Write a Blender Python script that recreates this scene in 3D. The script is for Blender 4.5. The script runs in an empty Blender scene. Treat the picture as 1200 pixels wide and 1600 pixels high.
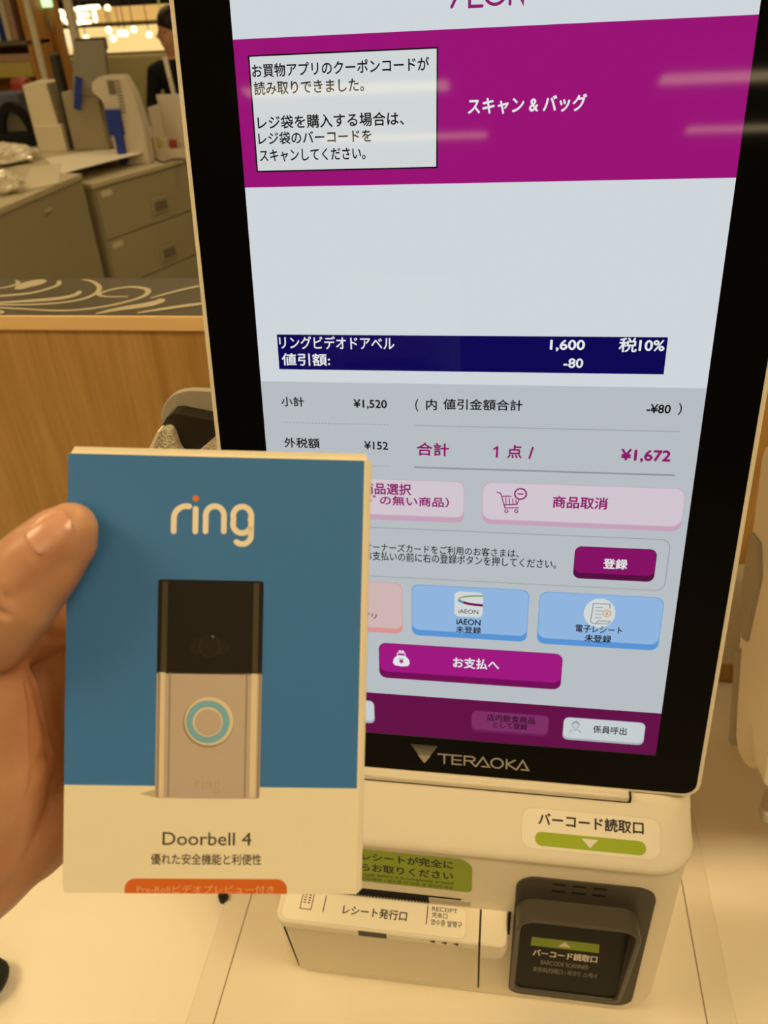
import bpy, bmesh, math, random
from mathutils import Vector, Matrix
random.seed(4)
S = bpy.context.scene
COL = S.collection
MM = 0.001

# ------------------------------------------------------------------ camera, world, exposure
cam_d = bpy.data.cameras.new('camera'); cam = bpy.data.objects.new('camera', cam_d); COL.objects.link(cam)
def _rot(r):
    v = Vector(r); return Matrix.Rotation(v.length, 3, v.normalized())
_a = math.radians(10)
_S = Matrix(((1, 0, 0), (0, -math.sin(_a), -math.cos(_a)), (0, math.cos(_a), -math.sin(_a))))
RC = _rot((0.4014, 0.1499, 0.0094)) @ _S          # world -> camera (x right, y down, z forward)
CP = Vector((0.01803, -0.48326, 1.59026))
cr, cd, cf = RC[0], RC[1], RC[2]
cam.matrix_world = Matrix(((cr[0], -cd[0], -cf[0], CP[0]), (cr[1], -cd[1], -cf[1], CP[1]), (cr[2], -cd[2], -cf[2], CP[2]), (0, 0, 0, 1)))
cam_d.sensor_fit = 'VERTICAL'; cam_d.sensor_height = 24.0; cam_d.lens = 1250 / 1600 * 24
cam_d.clip_start = 0.02; cam_d.clip_end = 60
cam_d.dof.use_dof = True; cam_d.dof.focus_distance = 0.41; cam_d.dof.aperture_fstop = 18.75 / 1.9
S.camera = cam
S.view_settings.view_transform = 'Standard'; S.view_settings.look = 'None'
S.view_settings.exposure = 0.0; S.view_settings.gamma = 1.0; S.view_settings.use_curve_mapping = False
W = bpy.data.worlds.new('world'); S.world = W; W.use_nodes = True
W.node_tree.nodes['Background'].inputs[0].default_value = (1, .76, .42, 1)
W.node_tree.nodes['Background'].inputs[1].default_value = 0.05
S.cycles.use_denoising = True
S.cycles.max_bounces = 6; S.cycles.sample_clamp_indirect = 4

LIGHT_COL = (1.0, 0.76, 0.41)
LAMP = 13.0
LAMPS = [(-1.5, -0.7, 1.2, .6), (1.25, -0.75, 1.2, .6), (-0.2, -2.6, 1.2, .3), (-2.6, 1.3, 1.2, .6), (0.9, 1.3, 1.2, .6),
         (-1.05, -4.95, 1.3, .17), (1.55, -5.0, 1.35, .17), (-0.85, -6.3, 1.3, .15), (1.75, -6.33, .9, .15),
         (-3.6, 3.6, 1.2, .3), (-1.0, 4.2, 1.2, .3), (-3.4, 6.6, 1.2, .3)]
CEIL = 2.9

# ------------------------------------------------------------------ helpers
def lin(r, g, b):
    f = lambda c: (c / 255 / 12.92) if c / 255 <= .04045 else ((c / 255 + .055) / 1.055) ** 2.4
    return (f(r), f(g), f(b))

def mat(name, col, rough=.5, spec=.4, metal=0, emis=None, es=0, coat=0, alpha=1):
    m = bpy.data.materials.new(name); m.use_nodes = True
    p = m.node_tree.nodes['Principled BSDF']
    p.inputs['Base Color'].default_value = (*col, 1)
    p.inputs['Roughness'].default_value = rough
    p.inputs['Specular IOR Level'].default_value = spec
    p.inputs['Metallic'].default_value = metal
    p.inputs['Coat Weight'].default_value = coat
    if emis:
        p.inputs['Emission Color'].default_value = (*emis, 1); p.inputs['Emission Strength'].default_value = es
    return m

def noisy(m, scale, amount, coords='Object', stretch=(1, 1, 1), bump=0, dist=.0004, detail=4):
    """multiply the base colour by procedural noise and add a fine bump"""
    nt = m.node_tree; p = nt.nodes['Principled BSDF']
    tc = nt.nodes.new('ShaderNodeTexCoord'); mp = nt.nodes.new('ShaderNodeMapping')
    mp.inputs['Scale'].default_value = stretch
    nz = nt.nodes.new('ShaderNodeTexNoise'); nz.inputs['Scale'].default_value = scale; nz.inputs['Detail'].default_value = detail
    nt.links.new(tc.outputs[coords], mp.inputs[0]); nt.links.new(mp.outputs[0], nz.inputs['Vector'])
    if amount:
        mx = nt.nodes.new('ShaderNodeMix'); mx.data_type = 'RGBA'
        c = p.inputs['Base Color'].default_value
        mx.inputs[6].default_value = (c[0] * (1 - amount), c[1] * (1 - amount * 1.1), c[2] * (1 - amount * 1.3), 1)
        mx.inputs[7].default_value = (min(1, c[0] * (1 + amount * .6)), min(1, c[1] * (1 + amount * .6)), min(1, c[2] * (1 + amount * .6)), 1)
        nt.links.new(nz.outputs['Fac'], mx.inputs[0]); nt.links.new(mx.outputs[2], p.inputs['Base Color'])
    if bump:
        b = nt.nodes.new('ShaderNodeBump'); b.inputs['Strength'].default_value = bump; b.inputs['Distance'].default_value = dist
        nt.links.new(nz.outputs['Fac'], b.inputs['Height']); nt.links.new(b.outputs[0], p.inputs['Normal'])
    return m

def tag(o, label=None, cat=None, group=None, kind=None):
    if label: o['label'] = label
    if cat: o['category'] = cat
    if group: o['group'] = group
    if kind: o['kind'] = kind
    return o

def empty(name, loc, label, cat, group=None):
    o = bpy.data.objects.new(name, None); o.empty_display_size = .02; COL.objects.link(o); o.location = loc
    return tag(o, label, cat, group)

def base_of(parent):
    v = Vector((0, 0, 0))
    while parent is not None:
        v = v + parent.location; parent = parent.parent
    return v

def emit(name, bm, mats, parent=None, smooth=False, label=None, kind=None, keep=False):
    """world-space bmesh -> one mesh object under its thing"""
    if not isinstance(mats, (list, tuple)): mats = [mats]
    me = bpy.data.meshes.new(name)
    off = base_of(parent)
    if off.length > 0: bmesh.ops.translate(bm, verts=bm.verts, vec=-off)
    bm.normal_update(); bm.to_mesh(me); bm.free()
    for m in mats: me.materials.append(m)
    if smooth:
        for p in me.polygons: p.use_smooth = True
    o = bpy.data.objects.new(name, me); COL.objects.link(o)
    if parent is not None: o.parent = parent
    if label: o['label'] = label
    if kind: o['kind'] = kind
    return o

def box(bm, x0, x1, y0, y1, z0, z1, M=None, mi=0, bev=0, seg=2):
    r = bmesh.ops.create_cube(bm, size=1)
    vs = r['verts']
    for v in vs:
        v.co = Vector(((x0 + x1) / 2 + v.co.x * (x1 - x0), (y0 + y1) / 2 + v.co.y * (y1 - y0), (z0 + z1) / 2 + v.co.z * (z1 - z0)))
    fs = set(f for v in vs for f in v.link_faces)
    if bev:
        es = list(set(e for v in vs for e in v.link_edges))
        rr = bmesh.ops.bevel(bm, geom=es + vs, offset=bev, segments=seg, affect='EDGES', profile=.5)
        fs = set(f for f in rr['faces']) | set(f for f in fs if f.is_valid)
        vs = list(set(v for f in fs for v in f.verts))
        for f in list(fs):
            for v in f.verts:
                for g in v.link_faces: fs.add(g)
        vs = list(set(v for f in fs for v in f.verts))
    for f in fs: f.material_index = mi
    if M is not None: bmesh.ops.transform(bm, matrix=M, verts=vs)
    return vs

def rr_pts(x0, x1, y0, y1, r, n=6):
    """rounded rectangle outline; r is one radius or four (x0y0, x1y0, x1y1, x0y1)"""
    if not isinstance(r, (list, tuple)): r = [r] * 4
    out = []
    for (cx, cy, a0, rad) in ((x0 + r[0], y0 + r[0], 180, r[0]), (x1 - r[1], y0 + r[1], 270, r[1]), (x1 - r[2], y1 - r[2], 0, r[2]), (x0 + r[3], y1 - r[3], 90, r[3])):
        if rad <= 1e-9: out.append((cx, cy)); continue
        for k in range(n + 1):
            a = math.radians(a0 + 90 * k / n); out.append((cx + rad * math.cos(a), cy + rad * math.sin(a)))
    return out

def loft(bm, rings, cap=True, mi=0, closed=True):
    """rings: lists of points of equal length"""
    R = [[bm.verts.new(p) for p in ring] for ring in rings]
    n = len(R[0]); fs = []
    for a, b in zip(R, R[1:]):
        for i in range(n if closed else n - 1):
            j = (i + 1) % n
            fs.append(bm.faces.new((a[i], a[j], b[j], b[i])))
    if cap:
        fs.append(bm.faces.new(list(reversed(R[0])))); fs.append(bm.faces.new(R[-1]))
    for f in fs: f.material_index = mi
    return [v for r in R for v in r]

class Frame:
    """a plane in the world: origin o, axis u (right), v (down), n (out of the surface); millimetres in"""
    def __init__(s, o, u, v, n): s.o, s.u, s.v, s.n = Vector(o), Vector(u), Vector(v), Vector(n)
    def p(s, x, y, z=0): return (s.o + (s.u * x + s.v * y + s.n * z)) * MM

_tx = {}
def text_mesh(t, bold):
    k = (t, bold)
    if k not in _tx:
        cu = bpy.data.curves.new('lettering', 'FONT'); cu.body = t; cu.size = 1; cu.resolution_u = 3
        ob = bpy.data.objects.new('lettering', cu); COL.objects.link(ob)
        dg = bpy.context.evaluated_depsgraph_get(); dg.update()
        me = ob.evaluated_get(dg).to_mesh()
        vs = [(v.co.x, v.co.y) for v in me.vertices]; fs = [tuple(p.vertices) for p in me.polygons]
        ob.evaluated_get(dg).to_mesh_clear()
        bpy.data.objects.remove(ob); bpy.data.curves.remove(cu)
        _tx[k] = (vs, fs)
    return _tx[k]

class Flat:
    """flat print on a Frame, layer by layer (0.06 mm a layer)"""
    STEP = .06
    def __init__(s, fr, base=0.0): s.f, s.bm, s.mats, s.b = fr, bmesh.new(), [], base
    def mi(s, m):
        if m not in s.mats: s.mats.append(m)
        return s.mats.index(m)
    def poly(s, pts, m, layer=0):
        f = s.bm.faces.new([s.bm.verts.new(s.f.p(x, y, s.b + layer * s.STEP)) for x, y in pts]); f.material_index = s.mi(m)
        f.normal_update()
        if f.normal.dot(s.f.n) < 0: f.normal_flip()
    def rr(s, x0, x1, y0, y1, r, m, layer=0): s.poly(rr_pts(x0, x1, y0, y1, r), m, layer)
    def disc(s, cx, cy, r, m, layer=0, n=24, ry=None):
        s.poly([(cx + r * math.cos(2 * math.pi * k / n), cy + (ry or r) * math.sin(2 * math.pi * k / n)) for k in range(n)], m, layer)
    def ring(s, cx, cy, r, w, m, layer=0, n=28):
        s.line([(cx + r * math.cos(2 * math.pi * k / n), cy + r * math.sin(2 * math.pi * k / n)) for k in range(n + 1)], w, m, layer, caps=False)
    def line(s, pts, w, m, layer=0, caps=True):
        h = w / 2; P = [Vector(p) for p in pts]
        n = len(P); L = []
        closed = (P[0] - P[-1]).length < 1e-6
        for i in range(n):
            a = P[i - 1] if i > 0 else (P[-2] if closed else None); b = P[i + 1] if i < n - 1 else (P[1] if closed else None)
            d1 = (P[i] - a).normalized() if a is not None else None; d2 = (b - P[i]).normalized() if b is not None else None
            d = d1 if d2 is None else (d2 if d1 is None else (d1 + d2))
            if d.length < .3: d = d1
            d = d.normalized(); nrm = Vector((-d.y, d.x)); k = 1
            if d1 is not None: k = 1 / max(.5, abs(nrm.dot(Vector((-d1.y, d1.x)))))
            L.append((P[i] + nrm * h * k, P[i] - nrm * h * k))
        for (a, b), (c, d) in zip(L, L[1:]): s.poly([a, b, d, c], m, layer)
        if caps:
            for q in (P[0], P[-1]): s.disc(q.x, q.y, h, m, layer + .2, 10)
    def outline(s, x0, x1, y0, y1, r, w, m, layer=0):
        p = rr_pts(x0, x1, y0, y1, r); s.line(p + [p[0]], w, m, layer, caps=False)
    def text(s, t, x0, x1, y0, y1, m, layer=0, bold=.012):
        """lettering whose ink fills x0..x1, y0 (top)..y1 (bottom)"""
        vs, fs = text_mesh(t, 0)
        ax, bx = min(v[0] for v in vs), max(v[0] for v in vs); ay, by = min(v[1] for v in vs), max(v[1] for v in vs)
        e = max(0, bold) * (y1 - y0) * 1.5
        b0 = s.b; sx, sy = (x1 - x0 - 2 * e) / (bx - ax), (y1 - y0 - 2 * e) / (by - ay); q = s.mi(m)
        for dx, dy in (((0, 0),) if e == 0 else ((-e, 0), (e, 0), (0, -e), (0, e))):
            s.b += .01
            nv = [s.bm.verts.new(s.f.p(x0 + e + dx + (v[0] - ax) * sx, y1 - e + dy - (v[1] - ay) * sy, s.b + layer * s.STEP)) for v in vs]
            for f in fs:
                try: g = s.bm.faces.new([nv[i] for i in f])
                except ValueError: continue
                g.material_index = q
                g.normal_update()
                if g.normal.dot(s.f.n) < 0: g.normal_flip()
        s.b = b0
    def done(s, name, parent, label=None): return emit(name, s.bm, s.mats, parent, label=label)

def at(px, py, Y):
    """the point of the plane y = Y (metres) seen at this pixel of the photograph"""
    d = RC.transposed() @ Vector(((px - 600) / 1250, (py - 800) / 1250, 1)); return CP + d * ((Y - CP[1]) / d[1])

# ------------------------------------------------------------------ materials
M = {}
M['table'] = noisy(mat('cream_laminate', (.90, .82, .66), .42, .35), 3, .03)
M['plastic'] = noisy(mat('cream_plastic', (.84, .76, .60), .45, .35), 60, .015, bump=.02, dist=.0001)
M['plastic_grey'] = mat('warm_grey_plastic', (.50, .45, .34), .5, .35)
M['hinge'] = mat('dull_grey_plastic', (.38, .34, .25), .5, .35)
M['seam'] = mat('dark_seam', (.05, .04, .03), .8, .1)
M['glass_black'] = mat('black_glass', (.003, .003, .003), .04, .16)
M['dark'] = noisy(mat('dark_grey_plastic', (.065, .055, .042), .42, .35), 900, .08, bump=.1, dist=.0001)
M['window'] = mat('scanner_glass', (.008, .007, .005), .3, .1)
M['slot'] = mat('slot_black', (.012, .010, .006), .7, .2)
M['rubber'] = mat('black_rubber', (.012, .012, .012), .6, .3)
M['lime'] = mat('lime_print', (.36, .47, .03), .5, .3)
M['lime_dark'] = mat('olive_label', (.30, .40, .03), .5, .3)
M['ink'] = mat('dark_brown_ink', (.05, .045, .045), .6, .2)
M['sticker'] = mat('sticker_film', (.90, .83, .68), .35, .4)
M['whiteink'] = mat('pale_print', (.85, .80, .68), .5, .2)
M['greyink'] = mat('grey_print', (.30, .27, .22), .5, .2)
M['logo'] = mat('silver_print', (.42, .38, .32), .4, .4)

# wood
def wood(name, c1, c2, scale=26):
    m = bpy.data.materials.new(name); m.use_nodes = True; nt = m.node_tree; p = nt.nodes['Principled BSDF']
    tc = nt.nodes.new('ShaderNodeTexCoord'); mp = nt.nodes.new('ShaderNodeMapping'); mp.inputs['Scale'].default_value = (1, 1, .055)
    mp.inputs['Rotation'].default_value = (0, .05, 0)
    n1 = nt.nodes.new('ShaderNodeTexNoise'); n1.inputs['Scale'].default_value = scale; n1.inputs['Detail'].default_value = 6; n1.inputs['Distortion'].default_value = .8
    n2 = nt.nodes.new('ShaderNodeTexNoise'); n2.inputs['Scale'].default_value = scale * 7; n2.inputs['Detail'].default_value = 3
    r = nt.nodes.new('ShaderNodeValToRGB'); r.color_ramp.elements[0].position = .35; r.color_ramp.elements[1].position = .68
    r.color_ramp.elements[0].color = (*c1, 1); r.color_ramp.elements[1].color = (*c2, 1)
    ad = nt.nodes.new('ShaderNodeMath'); ad.operation = 'MULTIPLY_ADD'; ad.inputs[1].default_value = .3
    nt.links.new(tc.outputs['Object'], mp.inputs[0]); nt.links.new(mp.outputs[0], n1.inputs['Vector']); nt.links.new(mp.outputs[0], n2.inputs['Vector'])
    ml = nt.nodes.new('ShaderNodeMath'); ml.operation = 'MULTIPLY'; ml.inputs[1].default_value = .72
    nt.links.new(n1.outputs['Fac'], ml.inputs[0]); nt.links.new(n2.outputs['Fac'], ad.inputs[0]); nt.links.new(ml.outputs[0], ad.inputs[2])
    nt.links.new(ad.outputs[0], r.inputs[0]); nt.links.new(r.outputs[0], p.inputs['Base Color'])
    p.inputs['Roughness'].default_value = .5; p.inputs['Specular IOR Level'].default_value = .3
    return m
M['wood'] = wood('oak_laminate', (.35, .19, .05), (.53, .325, .11))
M['lip'] = mat('pale_wood_edge', (.78, .53, .25), .5, .3)

def screen(name, rgb, k=1.0):
    """backlit LCD colour under clear glass"""
    e = lin(*rgb)
    return mat(name, (.004, .004, .004), .04, .16, emis=e, es=k)
WHITE = screen('lcd_white', (206, 214, 219)); GREYB = screen('lcd_grey', (182, 189, 194)); MAG = screen('lcd_magenta', (152, 14, 116))
MAGD = screen('lcd_deep_magenta', (98, 6, 70)); BOXW = screen('lcd_box_white', (208, 213, 214)); BLK = screen('lcd_black', (14, 14, 14))
NAVY = screen('lcd_navy', (4, 2, 82)); LINE = screen('lcd_line_grey', (140, 146, 150)); PLUM = screen('lcd_plum', (140, 24, 105))
WTX = screen('lcd_text_white', (225, 228, 230)); PINKF = screen('lcd_pale_pink', (208, 196, 206)); PINKS = screen('lcd_pink_edge', (196, 160, 184))
ROSEF = screen('lcd_rose', (205, 180, 178)); ROSES = screen('lcd_rose_edge', (214, 146, 146)); BLUF = screen('lcd_sky_blue', (142, 180, 222))
BLUS = screen('lcd_blue_edge', (86, 146, 212)); PAYF = screen('lcd_pay', (158, 18, 126)); PAYL = screen('lcd_pay_light', (172, 62, 150)); PAYS = screen('lcd_pay_edge', (112, 4, 84))
REGF = screen('lcd_register', (132, 10, 100)); REGS = screen('lcd_register_edge', (84, 6, 64)); TRF = screen('lcd_dim_button', (124, 44, 100)); TRS = screen('lcd_dim_button_edge', (108, 24, 84))
OLIVE = screen('lcd_gold', (196, 150, 70)); TEAL = screen('lcd_teal', (50, 150, 190)); GREEN = screen('lcd_green', (110, 150, 70)); DKPUR = screen('lcd_purple', (110, 10, 80))
DARKT = screen('lcd_dim_text', (40, 8, 34)); SILV = screen('lcd_button_white', (196, 204, 208)); SILVS = screen('lcd_button_white_edge', (165, 172, 178))

# ------------------------------------------------------------------ the room
def struct(name, bm, m): return emit(name, bm, m, kind='structure')
RX0, RX1, RY0, RY1 = -8.0, 6.5, -9.5, 10.0
M['floor'] = noisy(mat('shop_floor', (.42, .36, .26), .35, .4), 2, .1)
M['ceil'] = mat('ceiling_paint', (.55, .50, .40), .8, .2)
M['wall'] = noisy(mat('brown_wall', (.22, .14, .07), .8, .2), 4, .2)
bm = bmesh.new(); box(bm, RX0, RX1, RY0, RY1, -.1, 0); struct('floor', bm, M['floor'])
bm = bmesh.new(); box(bm, RX0, RX1, RY0, RY1, CEIL + .02, CEIL + .12); struct('ceiling', bm, M['ceil'])
for nm, b in (('wall_back', (RX0, RX1, RY1, RY1 + .1)), ('wall_front', (RX0, RX1, RY0 - .1, RY0)), ('wall_left', (RX0 - .1, RX0, RY0, RY1)), ('wall_right', (RX1, RX1 + .1, RY0, RY1))):
    bm = bmesh.new(); box(bm, *b, 0, CEIL + .02); struct(nm, bm, M['wall'])
diff = mat('lamp_diffuser', (.8, .8, .8), .6, .2, emis=LIGHT_COL, es=LAMP); lampf = mat('lamp_frame', (.8, .78, .7), .5, .3)
MIRR = {5: 'ceiling light mirrored as the upper pale streak near the message box', 6: 'ceiling light mirrored as the upper right streak of the magenta band',
        7: 'ceiling light mirrored as the lower pale streak near the message box', 8: 'ceiling light mirrored as the lower right streak of the magenta band'}
for k, (x, y, w, d) in enumerate(LAMPS):
    t = empty('ceiling_light', (x, y, CEIL - .03), MIRR.get(k, 'warm white ceiling light panel above the frame, not mirrored in the monitor'), 'ceiling light', None if k in MIRR else 'ceiling light panels')
    bm = bmesh.new(); box(bm, x - w / 2, x + w / 2, y - d / 2, y + d / 2, CEIL - .028, CEIL - .02); emit('diffuser', bm, diff, t)
    bm = bmesh.new(); box(bm, x - w / 2 - .02, x + w / 2 + .02, y - d / 2 - .02, y + d / 2 + .02, CEIL - .02, CEIL + .019); emit('lamp_frame', bm, lampf, t)

# ------------------------------------------------------------------ counter and wooden partition
TZ = .85
PY = .293
t = empty('checkout_counter', (0, -.1, 0), 'cream laminate checkout counter carrying the self checkout kiosk', 'counter')
bm = bmesh.new(); box(bm, -1.6, 1.8, -.40, PY - .0005, TZ - .04, TZ, bev=.004); emit('counter_top', bm, M['table'], t)
bm = bmesh.new(); box(bm, -1.55, 1.75, -.34, PY - .01, 0, TZ - .04); emit('counter_body', bm, M['wood'], t)

t = empty('wooden_partition', (0, PY + .06, 0), 'oak laminate partition with pale edge strip behind the cream counter', 'partition')
PT = 1.3185
bm = bmesh.new(); box(bm, -1.9, 2.0, PY, PY + .13, 0, PT - .0165); emit('panel', bm, M['wood'], t)
bm = bmesh.new(); box(bm, -1.9, 2.0, PY - .004, PY + .0, PT - .0162, PT, bev=.0015); emit('edge_strip', bm, M['lip'], t, label='pale wooden edge strip')
M['slab'] = mat('brown_grey_laminate', (.085, .070, .040), .4, .3)
bm = bmesh.new(); box(bm, -1.9, 2.0, PY + .0003, PY + .134, PT - .016, PT - .0005); slab = emit('ledge_top', bm, M['slab'], t, label='brown-grey ledge top with cream swirls')
# swirls printed on the ledge
M['swirl'] = mat('cream_swirl', (.50, .44, .30), .4, .4)
FL = Frame((0, PY * 1000, PT * 1000 - .5), (1, 0, 0), (0, -1, 0), (0, 0, 1))
sw = Flat(FL, .2)
def led(px, py):
    d = RC.transposed() @ Vector(((px - 600) / 1250, (py - 800) / 1250, 1)); P = CP + d * ((PT - CP[2]) / d[2]); return (P[0] * 1000, -(P[1] * 1000 - PY * 1000))
def swirl(pts, w0, w1, layer):
    # Catmull-Rom through ledge points, tapering stroke
    Q = [Vector(led(*p)) for p in pts]; out = []
    for i in range(len(Q) - 1):
        a = Q[max(0, i - 1)]; b = Q[i]; c = Q[i + 1]; d = Q[min(len(Q) - 1, i + 2)]
        for k in range(6):
            t_ = k / 6; out.append(.5 * ((2 * b) + (c - a) * t_ + (2 * a - 5 * b + 4 * c - d) * t_ ** 2 + (3 * b - a - 3 * c + d) * t_ ** 3))
    out.append(Q[-1]); n = len(out); L = []
    for i, q in enumerate(out):
        d = (out[min(n - 1, i + 1)] - out[max(0, i - 1)]).normalized(); w = 1.3 * (w0 + (w1 - w0) * math.sin(math.pi * i / (n - 1))); nr = Vector((-d.y, d.x))
        a, b = q + nr * w / 2, q - nr * w / 2
        a.y = max(-128, min(-1, a.y)); b.y = max(-128, min(-1, b.y)); L.append((a, b))
    for (a, b), (c, d) in zip(L, L[1:]): sw.poly([a, b, d, c], M['swirl'], layer)
swirl([(-30, 466), (0, 462), (50, 457), (88, 446), (92, 438)], 3, 6, 0)
swirl([(-10, 473), (40, 470), (90, 466), (118, 460), (124, 454)], 3, 9, 1)
swirl([(-40, 478), (30, 482), (90, 485), (140, 482), (190, 473), (225, 462), (230, 452), (205, 448), (175, 452), (155, 459), (165, 463), (200, 463)], 3, 5, 2)
swirl([(128, 436), (145, 440), (155, 448), (150, 458), (125, 468), (80, 474), (20, 476), (-20, 474)], 3, 5, 3)
swirl([(28, 452), (40, 446), (60, 440), (70, 437)], 6, 20, 4)
swirl([(150, 490), (190, 482), (230, 476), (250, 470), (248, 467)], 3, 12, 5)
swirl([(235, 466), (275, 455), (310, 447), (350, 440)], 3, 5, 6)
swirl([(215, 489), (260, 482), (310, 475), (360, 468)], 3, 7, 7)
swirl([(-20, 452), (10, 449), (28, 443), (25, 438)], 2, 5, 8)
swirl([(-40, 484), (-5, 488), (4, 490)], 2, 9, 9)
sw.done('swirl_print', slab)

# ------------------------------------------------------------------ monitor frame in its tilted plane
sA, cA = math.sin(_a), math.cos(_a)
def mon_frame(dx=0, dy=0, dz=0): return Frame((-134 + dx, dy, 1573.9 + dz), (1, 0, 0), (0, -sA, -cA), (0, -cA, sA))
FM = mon_frame()

def monitor_shell(F, root, back=True):
    bm = bmesh.new()
    rings = []
    for (ins, z, r) in ((14, -34, 8), (2.5, -26, 12), (0, -22, 13), (0, -1.6, 12), (.5, -.5, 11.6), (1.3, 0, 11)):
        rings.append([F.p(x, y, z) for x, y in rr_pts(-34.3 + ins, 302.3 - ins, -61 + ins, 488.3 - ins, r, 8)])
    loft(bm, rings); shell = emit('monitor_shell', bm, M['plastic'], root, smooth=False)
    bm = bmesh.new()
    rings = [[F.p(x, y, z) for x, y in rr_pts(-31 + i, 299 - i, -57.5 + i, 485 - i, 9.5, 8)] for (i, z) in ((0, -.2), (0, .25), (.3, .45))]
    loft(bm, rings); emit('front_glass', bm, M['glass_black'], root, label='black glossy front glass')
    return shell

kroot = empty('self_checkout_kiosk', (0, -.03, TZ), 'cream self checkout kiosk with tall lit touch screen behind the held blue box', 'checkout kiosk')
monitor_shell(FM, kroot)

# --- the lit display
D = Flat(FM, .5)
D.rr(0, 268, -24.4, 452, .2, WHITE, 0)
D.rr(0, 268, 186.7, 416, .2, GREYB, .5)
disp = D.done('display', kroot, 'lit touch screen with white ground')

def lay(base=.56): return Flat(FM, base)
A = lay()   # header band
A.poly([(0, 0), (268, 0), (268, 73.8), (0, 73.8)], MAG, 0)
A.text('スキャン & バッグ', 126.7, 188.5, 31.8, 40.2, WTX, 2, .018)
A.done('header_band', disp, 'magenta header band with white katakana')
A = lay()   # logo, cut by the top of the frame
def logo_AEON(A):
    w = 1.5; t, b = -21, -9.8; A.line([(117.5, b), (123.5, t), (126.6, t)], w, PLUM, 1)
    A.line([(126.6, t), (126.6, b + .2), (133, b + .2)], w, PLUM, 1); A.line([(126.6, t), (133, t)], w, PLUM, 1); A.line([(126.6, -15.5), (132.4, -15.5)], w, PLUM, 1)
    A.ring(139.5, -15.4, 5.4, w, PLUM, 1); A.line([(147, b), (147, t), (153.5, b), (153.5, t)], w, PLUM, 1)
logo_AEON(A); A.done('store_logo', disp)
A = lay(.75)   # message box
A.rr(7.7, 110.7, 7.7, 65.9, .3, BLK, 0); A.rr(8.6, 109.9, 8.5, 65.1, .2, BOXW, 1)
A.text('お買物アプリのクーポンコードが', 9.4, 106, 11.9, 18.6, BLK, 2)
A.text('読み取りできました。', 9.8, 71, 20.4, 27.1, BLK, 2)
A.text('レジ袋を購入する場合は、', 10.4, 92.4, 37.2, 44.1, BLK, 2)
A.text('レジ袋のバーコードを', 10.2, 74.4, 45.4, 51.8, BLK, 2)
A.text('スキャンしてください。', 10.2, 70.8, 54.2, 60.7, BLK, 2)
A.done('message_box', disp, 'white message box with black Japanese text')
A = lay()   # item row
A.poly([(12.6, 157.4), (243, 157.4), (243, 178.9), (12.6, 178.9)], NAVY, 0)
A.text('リングビデオドアベル', 13.8, 85.2, 158.2, 166.2, WTX, 2, .01)
A.text('値引額:', 14.6, 45.2, 168.8, 176.5, WTX, 2, .014)
A.text('1,600', 177.1, 197.1, 159.2, 166.1, WTX, 2, .025)
A.text('-80', 185.5, 196.9, 170, 175.8, WTX, 2, .025)
A.text('税', 216.2, 226.4, 157.8, 166.2, WTX, 2, .015); A.text('10%', 227.4, 241.8, 159, 165.4, WTX, 2, .025)
A.done('item_row', disp, 'navy item row with white prices')
A = lay(.6)   # totals
A.text('小計', 12.4, 27.2, 196.2, 202.6, BLK, 1, .015); A.text('¥1,520', 58.8, 80, 197, 203.4, BLK, 1, .02)
for k in range(33): A.poly([(12.5 + k * 2.1, 213), (13.8 + k * 2.1, 213), (13.8 + k * 2.1, 213.4), (12.5 + k * 2.1, 213.4)], LINE, 1)
for k in range(33): A.poly([(12.5 + k * 2.1, 240.6), (13.8 + k * 2.1, 240.6), (13.8 + k * 2.1, 241), (12.5 + k * 2.1, 241)], LINE, 1)
A.text('外税額', 12.4, 35.8, 223.2, 230.1, BLK, 1, .015); A.text('¥152', 64.7, 80.2, 224.2, 229.8, BLK, 1, .02)
A.text('（', 97.6, 99.6, 196.2, 204.2, BLK, 1); A.text('内', 104.3, 111, 196, 203.2, BLK, 1, .015); A.text('値引金額合計', 114.8, 163, 195.6, 202.6, BLK, 1, .013)
A.text('-¥80', 235.6, 249.4, 196.6, 202.3, BLK, 1, .02); A.text('）', 253.5, 255.6, 195.6, 203.2, BLK, 1)
A.line([(97.2, 213.2), (256, 213.2)], .4, LINE, 1); A.line([(97.2, 240.9), (256, 240.9)], 1.1, LINE, 1)
A.text('合計', 98.3, 118.9, 224.1, 233, PLUM, 1, .018); A.line([(148.7, 225.4), (148.7, 232.8)], 1.4, PLUM, 1, False); A.line([(148.9, 225.6), (146.4, 227.6)], 1.1, PLUM, 1, False); A.text('点', 154.8, 164, 224.1, 233, PLUM, 1, .018)
A.text('/', 168, 171.2, 225, 233.2, PLUM, 1, .025); A.text('¥1,672', 223.3, 252.8, 224.8, 233.4, PLUM, 1, .028)
A.done('totals_text', disp, 'subtotal, tax and total figures')

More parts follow.
